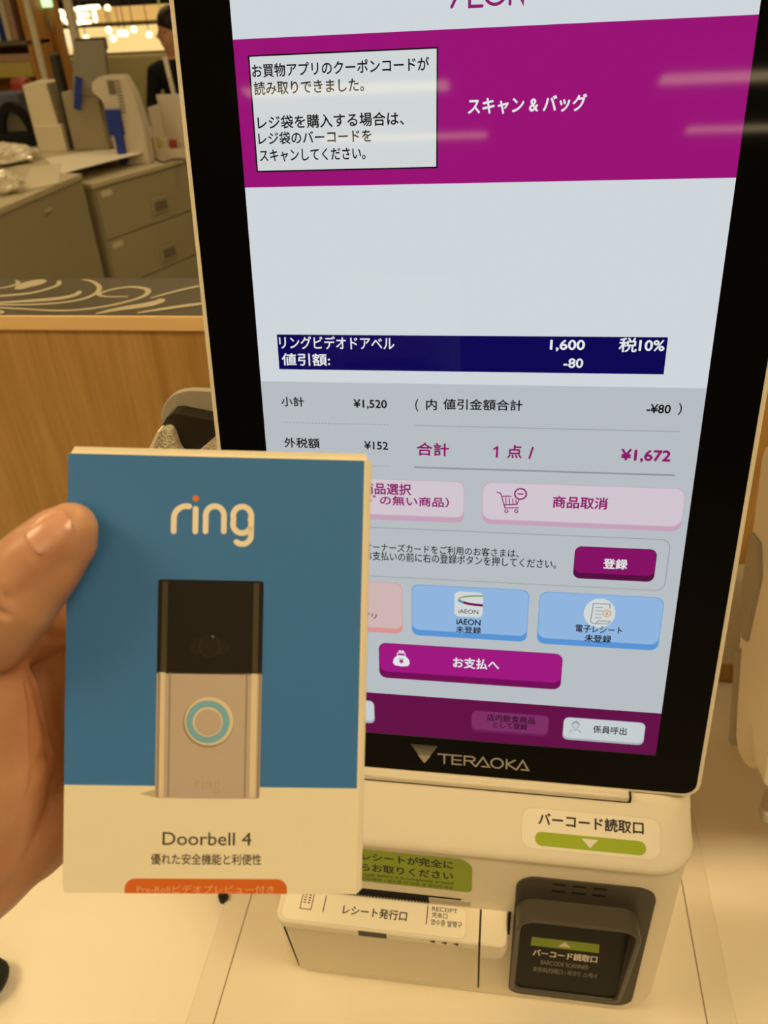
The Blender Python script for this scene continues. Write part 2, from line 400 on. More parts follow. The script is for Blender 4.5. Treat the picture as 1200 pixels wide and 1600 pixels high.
def button(name, x0, x1, y0, y1, dep, r, face, edge, label=None, base=.6):
    A = lay(base); A.rr(x0, x1, y0 + dep, y1 + dep, r, edge, 0); A.rr(x0, x1, y0, y1, r, edge, 1); A.rr(x0 + .35, x1 - .35, y0 + .35, y1, r, face, 2); return A
A = button('', 7.5, 129, 249.6, 274.6, 3.9, 5, PINKF, PINKS)
A.text('商品選択', 62.4, 94.8, 252.3, 260.4, PLUM, 3, .016); A.text('(ﾊﾞｰｺｰﾄﾞの無い商品）', 41, 119.2, 260.9, 268.8, PLUM, 3, .014)
A.done('select_item_button', disp, 'pale pink button partly hidden by box')
A = button('', 140.4, 264.3, 249.3, 274.9, 3.4, 6, PINKF, PINKS)
A.text('商品取消', 184.6, 218.5, 257, 265.3, PLUM, 3, .018)
A.line([(149.5, 256), (152, 256.6), (155, 266.6), (163.5, 266.2)], .7, PLUM, 3); A.line([(152.6, 258.6), (158.5, 258.4)], .7, PLUM, 3); A.line([(154.2, 264.6), (162.5, 263.8), (163.5, 261)], .7, PLUM, 3)
for x in (155.2, 157.4, 159.6, 161.6): A.line([(x, 259.2 + (x - 155) * .2), (x + .4, 264)], .6, PLUM, 3)
A.ring(156, 268.8, 1, .6, PLUM, 3, 12); A.ring(162.2, 268.6, 1, .6, PLUM, 3, 12); A.ring(164.4, 256.6, 3.6, 1, PLUM, 3); A.line([(162.9, 256.6), (165.9, 256.6)], .9, PLUM, 3)
A.done('cancel_item_button', disp, 'pale pink button with cart icon')
A = lay(.6); A.rr(7, 259.3, 284, 320.8, 6, LINE, 0); A.rr(7.45, 258.85, 284.45, 320.35, 5.7, GREYB, 1)
A.text('オーナーズカードをご利用のお客さまは、', 62.8, 165.2, 295.4, 301.6, BLK, 2, .008)
A.text('お支払いの前に右の登録ボタンを押してください。', 62.8, 189.6, 301.6, 308.4, BLK, 2, .008)
A.done('owner_card_notice', disp, 'outlined notice with two lines of Japanese')
A = button('', 200.7, 251.8, 291.2, 310.3, 4.2, 4.5, REGF, REGS, base=.8)
A.text('登録', 219.2, 234.4, 299, 306.4, WTX, 3, .018); A.done('register_button', disp, 'dark magenta register button')
A = button('', 7.5, 88, 324.8, 361, 4, 5, ROSEF, ROSES)
A.text('お買物アプリ', 35, 69.8, 349.6, 354.1, BLK, 3, .01); A.done('app_button', disp, 'rose button mostly hidden by box')
A = button('', 94.4, 173.4, 325.2, 360.8, 4.6, 5, BLUF, BLUS)
A.rr(123.7, 143, 328.8, 348.3, 3.4, BOXW, 3)
pts = [(126 + 16 * (1 - math.cos(a)) * .5 if False else 143 - 16.5 * math.cos((k / 10 - .5) * math.pi), 335 - 3.6 * math.sin((.5 - k / 10) * math.pi)) for k, a in enumerate([0] * 11)]
for (q0, q1, m_) in ((0, 3, GREEN), (3, 5, OLIVE), (5, 7, TEAL), (7, 11, DKPUR)):
    A.line(pts[q0:q1 + 1] if q1 < 11 else pts[q0:], 1.1 if q0 < 5 else 1.9, m_, 4, caps=False)
A.text('iAEON', 126.5, 140, 342.3, 345.6, BLK, 4, 0)
A.text('iAEON', 125.2, 141.8, 349.8, 354.6, BLK, 4, .02); A.text('未登録', 125, 142.3, 355.6, 361, BLK, 4, .015); A.done('member_app_button', disp, 'light blue button with white app icon')
A = button('', 180.2, 260, 325.6, 361.4, 4.6, 5.5, BLUF, BLUS)
A.disc(219.9, 339.7, 10.2, BOXW, 3, 30, 11.2)
A.line([(214.6, 346.5), (215.4, 332.5), (226, 332.4), (226.2, 335.5)], .7, LINE, 4); A.line([(214.6, 346.5), (216.4, 347.8), (226, 347.4), (227.4, 345.4), (219.6, 345.6), (218.2, 347.6)], .7, LINE, 4)
for k in range(4): A.line([(217.4, 335.4 + k * 2.6), (221.6, 335.3 + k * 2.6)], .6, LINE, 4)
A.ring(224.6, 339.4, 2.5, .6, OLIVE, 4, 16); A.text('¥', 223.6, 225.7, 338, 341, OLIVE, 4, .03)
A.text('電子レシート', 205.2, 235.8, 349.2, 355, BLK, 4, .012); A.text('未登録', 211.7, 229.2, 356.2, 362.2, BLK, 4, .015); A.done('e_receipt_button', disp, 'light blue button with round receipt icon')
A = button('', 70.6, 198.5, 373.2, 397, 5.6, 5.5, PAYF, PAYS)
A.text('お支払へ', 123.3, 155.6, 381, 389.9, WTX, 4, .016)
A.poly([(80.6, 389), (81.4, 385.6), (84, 382.6), (89.4, 382.6), (92, 385.6), (92.8, 389), (91.4, 391.2), (86.7, 391.9), (82, 391.2)], WTX, 4)
A.line([(83.6, 382), (84.4, 380.6), (89, 380.6), (89.8, 382)], .6, WTX, 4); A.disc(85.8, 379.4, 1, WTX, 4, 10); A.disc(87.8, 379.4, 1, WTX, 4, 10); A.text('¥', 85, 88.4, 385, 389.4, PAYF, 5, .03)
A.done('pay_button', disp, 'wide magenta pay button with purse icon')
A = lay(.6); A.poly([(0, 416.3), (268, 416.3), (268, 452), (0, 452)], MAGD, 0); A.line([(0, 452.4), (268, 452.4)], .35, screen('lcd_edge', (90, 60, 60)), 1)
A.done('footer_band', disp, 'dark magenta footer band')
A = button('', 16, 66.2, 423.4, 441.6, 2, 4, SILV, SILVS, base=.8); A.done('back_button', disp, 'white button mostly hidden by box')
A = button('', 137.2, 192.4, 425, 441.6, 2.2, 4, TRF, TRS, base=.8); A.text('店内飲食商品', 148.3, 182.6, 427, 433.2, DARKT, 3, .012); A.text('として登録', 153, 177.4, 433.4, 438.8, DARKT, 3, .012)
A.done('eat_in_button', disp, 'dim translucent plum button')
A = button('', 202.4, 258.5, 425, 442.8, 1.8, 4, SILV, SILVS, base=.8); A.text('係員呼出', 223.2, 246.2, 430.2, 436.8, BLK, 3, .01)
A.ring(211, 431.6, 2.3, .5, LINE, 3, 16); A.line([(208.6, 430.2), (211, 427.9), (213.4, 430.2)], .9, LINE, 3); A.line([(207.4, 437.6), (208.4, 435.4)], .6, LINE, 3); A.line([(214.6, 437.6), (213.6, 435.4)], .6, LINE, 3); A.line([(209.6, 434.6), (211, 436), (212.4, 434.6)], .5, LINE, 3)
A.done('call_staff_button', disp, 'white call-staff button with face icon')
# maker logo on the glass
A = Flat(FM, .52)
LG = M['logo']
for k in range(8):
    y = 460.2 + k * 1.25; hw = 10.2 * (1 - (y - 460) / 16.8); th = .26 + k * .07
    A.poly([(103 - hw, y), (103 + hw, y), (103 + hw - th * .6, y + th), (103 - hw + th * .6, y + th)], LG, 0)
A.poly([(98.2, 469.8), (107.8, 469.8), (103.4, 476.4), (102.6, 476.4)], LG, 0)
w = 1.35; y0, y1 = 467.2, 475.4
A.line([(113.4, y0), (122.6, y0)], w, LG); A.line([(118, y0), (118, y1)], w, LG)
A.line([(130.6, y0), (124, y0), (124, y1), (130.6, y1)], w, LG); A.line([(124, 471.3), (130, 471.3)], w, LG)
A.line([(133, y1), (133, y0), (139, y0), (140.4, 468.4), (140.4, 470), (139, 471.3), (134, 471.3)], w, LG); A.line([(137, 471.3), (140.8, y1)], w, LG)
A.line([(141.6, y1 + .4), (146.6, y0 - .2), (151.4, y1), (146, y1)], w, LG)
A.ring(157, 471.3, 4.3, w, LG)
A.line([(164, y0), (164, y1)], w, LG); A.line([(170, y0), (164.6, 471.3), (170.6, y1)], w, LG)
A.line([(171.4, y1 + .4), (175.6, y0 - .2), (180, y1), (175, y1)], w, LG)
A.done('maker_logo', kroot, 'silver maker logo with striped triangle')

# --- body of the kiosk
def plan(x0, x1, y0, y1, r, z, n=16, back=.02): return [Vector((x, y, z)) * MM for x, y in rr_pts(x0, x1, y0, y1, [r, r, 10, 10], n)]
bm = bmesh.new()
loft(bm, [plan(-165, 165, -117, 70, 34, 853.3), plan(-168, 168, -120, 70, 36, 856), plan(-168, 168, -120, 70, 34, 1050)])
emit('kiosk_body', bm, M['plastic'], kroot)
bm = bmesh.new()   # hood: sloping lid with a soft front edge
rings = []
for ins, yf, z in ((1.5, -120, 1048.5), (0, -121.5, 1050.5), (0, -121.5, 1053), (.4, -120.9, 1055.6), (1.3, -118.6, 1058.4), (1.6, -112, 1064.8), (1.7, -104, 1072.4), (1.8, -96, 1080), (1.9, -89, 1086.6), (2, -84, 1091.2), (3, -80, 1093)):
    rings.append([Vector((x, y, z)) * MM for x, y in rr_pts(-169 + ins, 169 - ins, yf, 70, [32, 32, 8, 8], 8)])
loft(bm, rings)
for f in bm.faces: f.smooth = True
hood = emit('hood', bm, M['plastic'], kroot, smooth=False, label='cream sloping hood above front face')
bm = bmesh.new(); box(bm, -.150, .119, -.0905, -.074, 1.0885, 1.0945, bev=.0015); emit('trim_strip', bm, M['plastic'], kroot)
bm = bmesh.new(); box(bm, -.149, .1205, -.0895, -.076, 1.0872, 1.0935); emit('seam_gap', bm, M['seam'], kroot)
bm = bmesh.new(); box(bm, -.09, .09, -.035, .05, 1.07, 1.24, bev=.01); emit('monitor_neck', bm, M['plastic'], kroot)
bm = bmesh.new(); loft(bm, [[FM.p(x, y, z) for x, y in rr_pts(34 - i, 234 + i, 60 - i, 400 + i, 14)] for i, z in ((0, -62), (6, -56), (8, -34))]); emit('monitor_back_box', bm, M['plastic'], kroot)
# mounting plate on the counter
bm = bmesh.new(); loft(bm, [[Vector((x, y, z)) * MM for x, y in rr_pts(-234 + i, 232 - i, -330 + i, 150 - i, 6)] for i, z in ((0, 850.2), (0, 851.6), (1.4, 852.6))]); emit('mounting_plate', bm, M['plastic'], kroot)
bm = bmesh.new(); box(bm, -.2099, .2074, -.30, .14, .8524, .85285); emit('plate_groove', bm, mat('groove_brown', (.22, .16, .09), .7, .1), kroot)
bm = bmesh.new(); box(bm, -.2088, .2063, -.299, .139, .8525, .8532, bev=.0003); emit('plate_lid', bm, M['plastic'], kroot)

# hood sticker
FH = Frame((0, -118.6, 1058.4), (1, 0, 0), (0, -36 / 49.5, -34 / 49.5), (0, -34 / 49.5, 36 / 49.5))
A = Flat(FH, 0.35)
OFF = -1.0
def hy(sv): return -(sv + OFF)
A.rr(42.6, 141.6, hy(32.8), hy(4.2), 8, screen('x', (0, 0, 0)) if False else mat('sticker_rim', (.70, .62, .46), .5, .3), 0); A.rr(42.9, 141.3, hy(32.5), hy(4.5), 7.8, M['sticker'], 1)
A.text('バーコード読取口', 54.6, 129.8, hy(30), hy(20.8), M['ink'], 3, .02)
A.rr(52.6, 131.4, hy(16.4), hy(6.8), 4.7, M['lime'], 3); A.poly([(86.2, hy(14.4)), (97.9, hy(14.4)), (92, hy(8.3))], M['whiteink'], 4)
A.done('scanner_sticker', kroot, 'rounded sticker with lime pill and white arrow')

# front face details (plane y = -120 mm)
FF = Frame((0, -120, 0), (1, 0, 0), (0, 0, -1), (0, -1, 0))
A = Flat(FF, .35)
A.rr(-152, 7.6, -1045.2, -1003.6, [4, 12, 4, 4], M['lime_dark'], 0)
A.text('レシートが完全に', -76.5, -6.6, -1042, -1031.6, M['ink'], 2, .014); A.text('らお取りください', -78, -6.6, -1027.6, -1017.6, M['ink'], 2, .014)
A.text('length before it is completely printed', -79, -6.6, -1015.2, -1010.8, M['ink'], 2, .0); A.text('打印完毕 / 영수증 다 나온 후 받아주세요', -79, -6.6, -1009.6, -1005.6, M['ink'], 2, 0)
A.done('receipt_notice', kroot, 'olive green notice label')
# receipt slot
bm = bmesh.new(); box(bm, -.104, -.0, -.1206, -.112, .9846, .9935, bev=.001); emit('receipt_slot', bm, M['slot'], kroot, label='dark receipt slot')
bm = bmesh.new()
for k in range(30): 
    x = -103 + k * 2.6; loft(bm, [[Vector(q) * MM for q in ((x, yy, 986.5), (x + 2.4, yy, 986.5), (x + 1.2, yy, 984.6))] for yy in (-121.6, -120.4)])
emit('paper_cutter', bm, M['slot'], kroot, kind='stuff')
bm = bmesh.new(); box(bm, -.026, .007, -.1212, -.119, .9855, .992, bev=.0008); emit('slot_cap', bm, M['plastic_grey'], kroot)
# receipt cover: top slab + sloping front panel
bm = bmesh.new()
loft(bm, [[Vector((x, y, z)) * MM for x, y in rr_pts(-146 + i, 14.4, -148 + i, -118, [9 - i, .6, .2, .2], 6)] for i, z in ((1, 973.6), (0, 975), (0, 981), (1, 982.4))])
emit('receipt_cover_top', bm, M['plastic'], kroot)
bm = bmesh.new(); prof = [(-145.2, 974), (-145.6, 974), (-121.2, 864), (-120.4, 864)]
loft(bm, [[Vector(q) * MM for q in ((-143.4, -118, 975), (14.2, -118, 975), (14.2, -145.6, 975), (-137.4, -145.6, 975), (-143.4, -139, 975))],
          [Vector(q) * MM for q in ((-143.4, -118, 864), (14.2, -118, 864), (14.2, -121.6, 864), (-143.4, -121.6, 864), (-143.4, -121, 864))]])
emit('receipt_cover_front', bm, M['plastic'], kroot)
bm = bmesh.new()
loft(bm, [[Vector((x, y, z)) * MM for x, y in rr_pts(16, 36.2 - i, -148 + j, -118, [.6, 7, .2, .2], 6)] for i, j, z in ((7, 4, 958), (3, 1.4, 961), (1, .4, 965), (0, 0, 971), (0, 0, 981), (1, 1, 982.4))])
emit('cover_latch', bm, M['plastic'], kroot)
for b_ in ((.0146, .0158, -.1206, -.118, .8635, .9705), (.0144, .0160, -.146, -.119, .9745, .9815), (.0366, .0388, -.1207, -.118, .952, .983)):
    bm = bmesh.new(); box(bm, *b_); emit('cover_gap', bm, M['seam'], kroot)
bm = bmesh.new(); loft(bm, [[Vector(q) * MM for q in ((x, -118, 974), (x, -139.6, 974), (x, -121.3, 864.5), (x, -118, 864.5))] for x in (-144.6, -143.5)]); emit('cover_gap', bm, M['seam'], kroot)
FT = Frame((0, 0, 982.4), (1, 0, 0), (0, -1, 0), (0, 0, 1))
A = Flat(FT, .1); rim = mat('label_rim', (.66, .58, .42), .5, .3)
A.rr(-142, 4.6, 120.8, 146, [2, 6, 5, 6], rim, 0); A.rr(-141.6, 4.2, 121, 145.6, [2, 6, 5, 6], M['sticker'], 1)
A.text('レシート発行口', -93.2, -41.9, 128.8, 137, M['ink'], 2, .016)
A.line([(-108.6, 123), (-108.6, 137)], .8, M['ink'], 2, False); A.line([(-26.4, 121.8), (-26.4, 137.4)], .8, M['ink'], 2, False)
A.text('RECEIPT', -23, -2.8, 122.4, 126, M['ink'], 2, .01); A.text('凭条口', -22.8, -10.4, 127, 131.4, M['ink'], 2, .01); A.text('영수증 발행구', -23, 1.2, 132.6, 137.4, M['ink'], 2, .01)
A.line([(-127.6, 122), (-127.6, 136), (-118.6, 136), (-118.6, 122)], .7, M['ink'], 2)
for k in range(4): A.line([(-125.8, 124 + k * 2.2), (-124, 124 + k * 2.2)], 1.1, M['ink'], 2, False); A.line([(-122.4, 124 + k * 2.2), (-120.4, 124 + k * 2.2)], 1.1, M['ink'], 2, False)
A.done('receipt_label', kroot, 'cream label with receipt lettering')
FC = Frame((0, -148, 0), (1, 0, 0), (0, 0, -1), (0, -1, 0))
A = Flat(FC, .15); A.rr(-78.4, -56.2, -982, -975, .8, M['dark'], 0); A.done('small_badge', kroot, 'small dark badge')
A = Flat(FC, .15)
for x in (-21, -12, -3): A.poly([(x - 2.4, -978.6), (x + 2.2, -980.4), (x + 2.2, -976.6)], M['ink'], 0)
A.done('arrow_marks', kroot)

# scanner housing
bm = bmesh.new()
loft(bm, [[Vector((x, y, z)) * MM for x, z in rr_pts(41 + i, 143.3 - i, 863 + i, 1032.5 - i, [9, 14, 15, 15], 8)] for i, y in ((0, -119), (0, -120.9), (.5, -121.3))])
emit('scanner_plate', bm, M['dark'], kroot, label='dark grey scanner plate')
bm = bmesh.new()
for zz in (1027.2, 1018.8):
    for xx in (67.5, 82.3, 97.2): box(bm, xx * MM, (xx + 9.8) * MM, -.12145, -.1212, (zz - 1) * MM, (zz + 1.0) * MM, bev=0)
emit('vent_slots', bm, M['slot'], kroot)
def sh_ring(inset, fy, n=8):
    out = []
    for x, z in rr_pts(42 + inset, 134 - inset, 870 + inset, 1006 - inset, [8, 8, 15 - inset, 15 - inset], n):
        t_ = (z - 870) / 136; yf = -123.2 - 15.4 * min(1, t_ * 1.12)
        out.append(Vector((x, -121 if fy == 0 else yf + (fy - 1), z)) * MM)
    return out
bm = bmesh.new(); rings = [sh_ring(0, 0), sh_ring(0, 1.8), sh_ring(.8, 1), sh_ring(3, 1), sh_ring(3.6, 1.6), sh_ring(4.4, 0)]
loft(bm, rings, cap=False); emit('scanner_shroud', bm, mat('shroud_plastic', (.08, .068, .05), .4, .4), kroot, smooth=False, label='dark grey raised shroud')
A = Flat(FF, 1.5)
A.rr(46, 130, -1001, -874.6, [10, 10, 4, 4], M['window'], 0)
A.poly([(56.3, -954), (108.7, -954), (109.6, -941.4), (56, -941.4)], M['lime_dark'], 1); A.poly([(82.3, -951.8), (87.5, -944.6), (77.5, -944.6)], M['whiteink'], 2)
A.text('バーコード読取口', 58.2, 109.4, -937, -926.4, M['whiteink'], 1, .016); A.text('BARCODE SCANNER', 65.4, 103.8, -921.6, -915, M['greyink'], 1, .004)
A.text('条形码扫描口 / 바코드 스캐너', 59.6, 111, -910.6, -902.6, M['greyink'], 1, .004)
A.done('scanner_window', kroot, 'dark glass window with lime arrow strip')

# side holder at the left of the monitor
M['stipple'] = mat('stippled_cream_plastic', (.84, .76, .58), .6, .3)
nt = M['stipple'].node_tree; v = nt.nodes.new('ShaderNodeTexVoronoi'); v.inputs['Scale'].default_value = 700
rs = nt.nodes.new('ShaderNodeValToRGB'); rs.color_ramp.elements[0].position = .35; rs.color_ramp.elements[1].position = .8; rs.color_ramp.elements[0].color = (.86, .78, .60, 1); rs.color_ramp.elements[1].color = (.40, .34, .22, 1)
nt.links.new(v.outputs['Distance'], rs.inputs[0]); nt.links.new(rs.outputs[0], nt.nodes['Principled BSDF'].inputs['Base Color'])
tc = nt.nodes.new('ShaderNodeTexCoord'); b = nt.nodes.new('ShaderNodeBump'); b.inputs['Strength'].default_value = .9; b.inputs['Distance'].default_value = .0012
nt.links.new(tc.outputs['Object'], v.inputs['Vector']); nt.links.new(v.outputs['Distance'], b.inputs['Height']); nt.links.new(b.outputs[0], nt.nodes['Principled BSDF'].inputs['Normal'])
def ext(bm, pts, y0, y1, mi=0):
    """pts: (x, z) mm outline, clockwise seen from the front; extruded from y0 to y1"""
    return loft(bm, [[Vector((x, y, z)) * MM for x, z in pts] for y in (y0, y1)], mi=mi)
def arc(cx, cz, r, a0, a1, n=8): return [(cx + r * math.cos(math.radians(a0 + (a1 - a0) * k / n)), cz + r * math.sin(math.radians(a0 + (a1 - a0) * k / n))) for k in range(n + 1)]
bm = bmesh.new(); ext(bm, [(-150, 1332), (-150, 1366)] + arc(-198, 1341, 25.5, 90, 180) + [(-223.5, 1334), (-214, 1330)], 2, 8)
bmesh.ops.bevel(bm, geom=[e for e in bm.edges], offset=.0006, segments=1, affect='EDGES')
emit('holder_back_plate', bm, M['plastic_grey'], kroot, label='grey rounded plate behind holder')
bm = bmesh.new(); ext(bm, [(-150, 1346), (-180, 1351.2), (-203, 1355.6), (-208, 1355.4), (-212, 1352.6), (-226, 1334), (-232, 1320), (-232, 1262), (-150, 1262)], -12, 1); emit('holder_insert', bm, mat('holder_black', (.022, .018, .013), .25, .4), kroot, label='black recessed insert')
bm = bmesh.new(); ext(bm, [(x - 1.5, z - 5.5) for x, z in [(-213.4, 1351.6), (-211.4, 1352.6), (-208.6, 1353), (-206.4, 1352), (-205.3, 1349), (-204.6, 1343), (-203.6, 1337.4), (-202, 1333.8), (-199.4, 1332.2), (-194.4, 1332), (-191.4, 1333.4), (-176, 1345.8), (-150, 1366), (-150, 1250), (-240, 1250), (-240, 1313), (-227, 1334)]], -20, -12.2)
emit('holder_cover', bm, M['stipple'], kroot, label='stippled cream holder cover')
bm = bmesh.new(); loft(bm, [[Vector(q) * MM for q in ((-243.6, y, 1305), (-216.6, y, 1346.4), (-214.4, y, 1346.8), (-240.4, y, 1305))] for y in (-21.5, -11)]); emit('holder_edge', bm, M['plastic'], kroot)
bm = bmesh.new(); box(bm, -.165, -.09, -.004, .02, 1.26, 1.30, bev=.004); emit('holder_arm', bm, M['plastic_grey'], kroot)

# black handset lying on the counter at the lower left
t = empty('handset', (-.50, -.166, TZ), 'black rounded handset lying on the counter at the lower left corner', 'handset')
bm = bmesh.new(); rings = []
for k, (x, r) in enumerate(((-377.5, 3), (-378.5, 10), (-381, 16), (-386, 21), (-394, 24), (-420, 25), (-480, 19), (-540, 18), (-546, 12), (-548, 3))):
    rings.append([Vector((x - 27.5, -166 + .85 * r * math.cos(j * math.pi / 10), 850.6 + 12 + r * .46 * math.sin(j * math.pi / 10))) * MM for j in range(20)])
loft(bm, rings); emit('handset_body', bm, M['rubber'], t, smooth=True)
bm = bmesh.new(); box(bm, -.52, -.47, -.176, -.156, .8730, .8752, bev=.0008); emit('trigger_key', bm, M['dark'], t)
# cable foot on the plate edge
bm = bmesh.new()
for (px, z, r) in ((0, 0, 0),):
    loft(bm, [[Vector((-236 + math.cos(a) * 5 * k, -60 + math.sin(a) * 5 * k, zz)) * MM for a in [i * math.pi / 6 for i in range(12)]] for k, zz in ((1, 850.3), (1, 858), (.6, 861))])
o = emit('rubber_plug', bm, M['rubber']); tag(o, 'small black rubber plug on the counter under the blue box', 'plug')

# ------------------------------------------------------------------ neighbouring kiosk on the right
nroot = empty('payment_kiosk', (.42, .06, TZ), 'cream neighbouring kiosk with black screen at the right edge', 'checkout kiosk')
FN = mon_frame(406, 64, -61)
bm = bmesh.new(); loft(bm, [[FN.p(x, y, z) for x, y in rr_pts(-34.3 + i, 302 - i, 220 + i, 488.3 - i, 11, 8)] for i, z in ((3, -42), (0, -36), (0, -1.6), (.5, -.5), (1.4, 0))]); emit('monitor_shell', bm, M['plastic'], nroot)
bm = bmesh.new(); loft(bm, [[FN.p(x, y, z) for x, y in rr_pts(-29.5 + i, 297 - i, 224 + i, 483.5 - i, 9, 8)] for i, z in ((0, -.2), (0, .3))]); emit('front_glass', bm, M['glass_black'], nroot, label='black glossy front glass')
def sidebody(name, prof, x0, x1, m, bev=.003, label=None):
    bm = bmesh.new(); loft(bm, [[Vector((x, y, z)) * MM for y, z in prof] for x in (x0, x1)])
    if bev: bmesh.ops.bevel(bm, geom=[e for e in bm.edges], offset=bev, segments=3, affect='EDGES')
    bm.normal_update(); return emit(name, bm, m, nroot, label=label)
sidebody('back_housing', [(-4, 1042), (22, 1006), (44, 998), (60, 1003), (104, 1075), (128, 1134), (141, 1180), (163, 1240), (160, 1254), (148, 1262), (40, 1262)], 240, 560, M['plastic'])
sidebody('side_bracket', [(92, 1163), (112, 1184), (138, 1178), (126, 1126), (96, 1090), (86, 1096)], 236.4, 243, M['hinge'], .0015, 'grey raised side bracket')
sidebody('rear_cover', [(58, 992), (66, 990), (106, 1064), (98, 1078), (60, 1004)], 237.4, 540, M['hinge'], .0015)
bm = bmesh.new(); loft(bm, [[Vector((400 + 45 * math.cos(a), 80 + 38 * math.sin(a), z)) * MM for a in [i * math.pi / 8 for i in range(16)]] for z in (850.4, 1120)]); emit('stand_column', bm, M['plastic'], nroot)
bm = bmesh.new(); box(bm, .2555, .30, -.006, .012, .972, 1.012, bev=.002); box(bm, .252, .262, -.009, .006, .972, .984, bev=.003); box(bm, .29, .40, 0, .03, .98, 1.01, bev=.003); emit('cable_clip', bm, M['plastic_grey'], nroot)

bm = bmesh.new(); box(bm, .16, .315, .262, PY - .0008, .905, 1.032, bev=.002)
o = emit('socket_box', bm, M['plastic_grey']); tag(o, 'grey box on the wooden partition between the two kiosks', 'box')

# ------------------------------------------------------------------ the held box
BO = Vector((-120.817, -273.313, 1470.864))
BX = Vector((0.983, 0.160, -0.085)).normalized(); BY = Vector((0.011, -0.522, -0.853)); BY = (BY - BX * BY.dot(BX)).normalized(); BZ = BX.cross(BY)
FB = Frame(BO, BX, BY, -BZ)          # x right, y down, n towards the viewer; depth is -n
broot = empty('doorbell_box', FB.p(48, 144, -20), 'blue and cream retail doorbell box held up before the screen', 'box')
card = noisy(mat('cream_card', (.92, .84, .64), .55, .3), 40, .02)
bm = bmesh.new()
prof = [(0, -.3), (.3, 0), (96.4, 0), (97.6, -.5), (98.2, -1.6), (98.2, -40), (0, -40)]
rings = [[FB.p(x, y, n) for x, n in prof] for y in (0, 144.2)]
# bottom right corner slightly turned in, bottom left nicked
rings[1] = [FB.p(x if x > 2 else x + .4, 144.2 if x < 96.5 else 143.2, n) for x, n in prof]
rings.insert(1, [FB.p(x, 141, n) for x, n in prof])
loft(bm, rings); body = emit('carton', bm, card, broot)
bm = bmesh.new(); loft(bm, [[FB.p(x, y, n) for x, n in ((1.8 + i, -.8), (96.6, -.8), (96.6, -39), (1.8 + i, -39))] for i, y in ((-1.2, .1), (0, -2.0), (.3, -2.2))]); emit('lid', bm, card, broot, label='cream lid edge')
A = Flat(FB, .04)
blue = noisy(mat('blue_print', (.055, .205, .53), .5, .22), 20, .02); A.poly([(.1, .1), (95.8, .1), (95.8, 108.6), (.1, 108.3)], blue, 0)
A.done('blue_panel', broot, 'blue printed panel')
cw = mat('cream_print', (.93, .85, .68), .5, .3); org = mat('orange_dot', (.80, .21, .03), .5, .3)
A = Flat(FB, .12); w = 1.85
def bow(cx, cy, rx, ry, a0, a1, n=12): return [(cx + rx * math.cos(math.radians(a0 + (a1 - a0) * k / n)), cy + ry * math.sin(math.radians(a0 + (a1 - a0) * k / n))) for k in range(n + 1)]
A.line([(34.3, 24.6), (34.3, 20.4)] + bow(38.4, 20.4, 4.1, 4.1, 180, 282)[1:] , w, cw)
A.line([(41.3, 17.1), (41.3, 24.5)], w, cw); A.disc(41.3, 13.7, 1.05, org, 0, 16)
A.line([(44.6, 24.4), (44.6, 19.2)] + bow(47.55, 19.2, 2.95, 3.1, 180, 360)[1:] + [(50.5, 24.3)], w, cw)
A.line([(59.3, 20.2)] + bow(56.4, 19.1, 2.95, 3.05, 20, -200)[0:] + [(53.45, 21.6)] + bow(56.4, 21.8, 2.95, 2.9, 180, 0)[1:], w, cw)
A.line([(59.35, 18.8), (59.35, 25)] + bow(56.5, 25.4, 2.85, 2.9, 0, 130)[0:], w, cw)
A.done('brand_lettering', broot, 'cream rounded lettering with orange dot')
# printed picture of the doorbell: flat print on the carton
A = Flat(FB, .12)
pb = mat('print_black', (.016, .013, .009), .5, .18); pb2 = mat('print_dark_grey', (.075, .06, .035), .5, .18); ps = mat('print_silver', (.56, .46, .38), .45, .4); ps2 = mat('print_silver_light', (.80, .68, .48), .45, .4); ps3 = mat('print_silver_dark', (.36, .27, .19), .45, .4); pcy = mat('print_cyan', (.22, .49, .66), .45, .3); shd = mat('print_shadow', (.62, .53, .36), .5, .3)
A.poly([(24.6, 111), (29.8, 109.4), (29.8, 112.3)], shd, 0)
A.rr(29.6, 63.8, 40.3, 71.2, [.9, .9, 0, 0], pb, 1); A.poly([(31.0, 41), (32.8, 41), (32.8, 70.6), (30.9, 70.6)], pb2, 2); A.poly([(60.6, 41), (62.4, 41), (62.4, 70.6), (60.6, 70.6)], pb2, 2)
A.rr(29.6, 63.8, 70.6, 112.3, [0, 0, .9, .9], ps, 1)
for (a, b, m_) in ((30.0, 30.8, ps3), (30.8, 32.4, ps2), (33.6, 34.2, ps3), (58.6, 59.2, ps3), (60.4, 62.4, ps2), (62.9, 63.5, ps3)): A.poly([(a, 70.8), (b, 70.8), (b, 112), (a, 112)], m_, 2)
A.disc(46.6, 87.2, 8.3, ps3, 3, 36); A.disc(46.9, 86.7, 8.0, ps2, 4, 36); A.disc(46.5, 86.9, 7.1, pcy, 5, 36); A.disc(46.5, 86.9, 4.9, ps2, 6, 30); A.disc(46.6, 87.1, 4.4, ps, 7, 30)
A.ring(46.6, 62.0, 3.4, .12, pb2, 2); A.rr(40.2, 53, 59.6, 64.8, 2.5, mat('print_black_soft', (.024, .019, .012), .5, .18), 1.5); A.disc(47.6, 58.8, .35, ps3, 3, 8)
A.text('ring', 42.6, 50.9, 105.4, 110.6, mat('print_faint', (.50, .40, .31), .5, .3), 3, -.005)
A.done('doorbell_picture', broot, 'printed picture of black and silver doorbell')
A = Flat(FB, .12); bink = mat('brown_ink', (.10, .075, .06), .6, .2)
A.text('Doorbell 4', 32.3, 61.4, 123.6, 128, bink, 0, .004); A.text('優れた安全機能と利便性', 28.6, 64.8, 130.8, 134.5, bink, 0, .004)
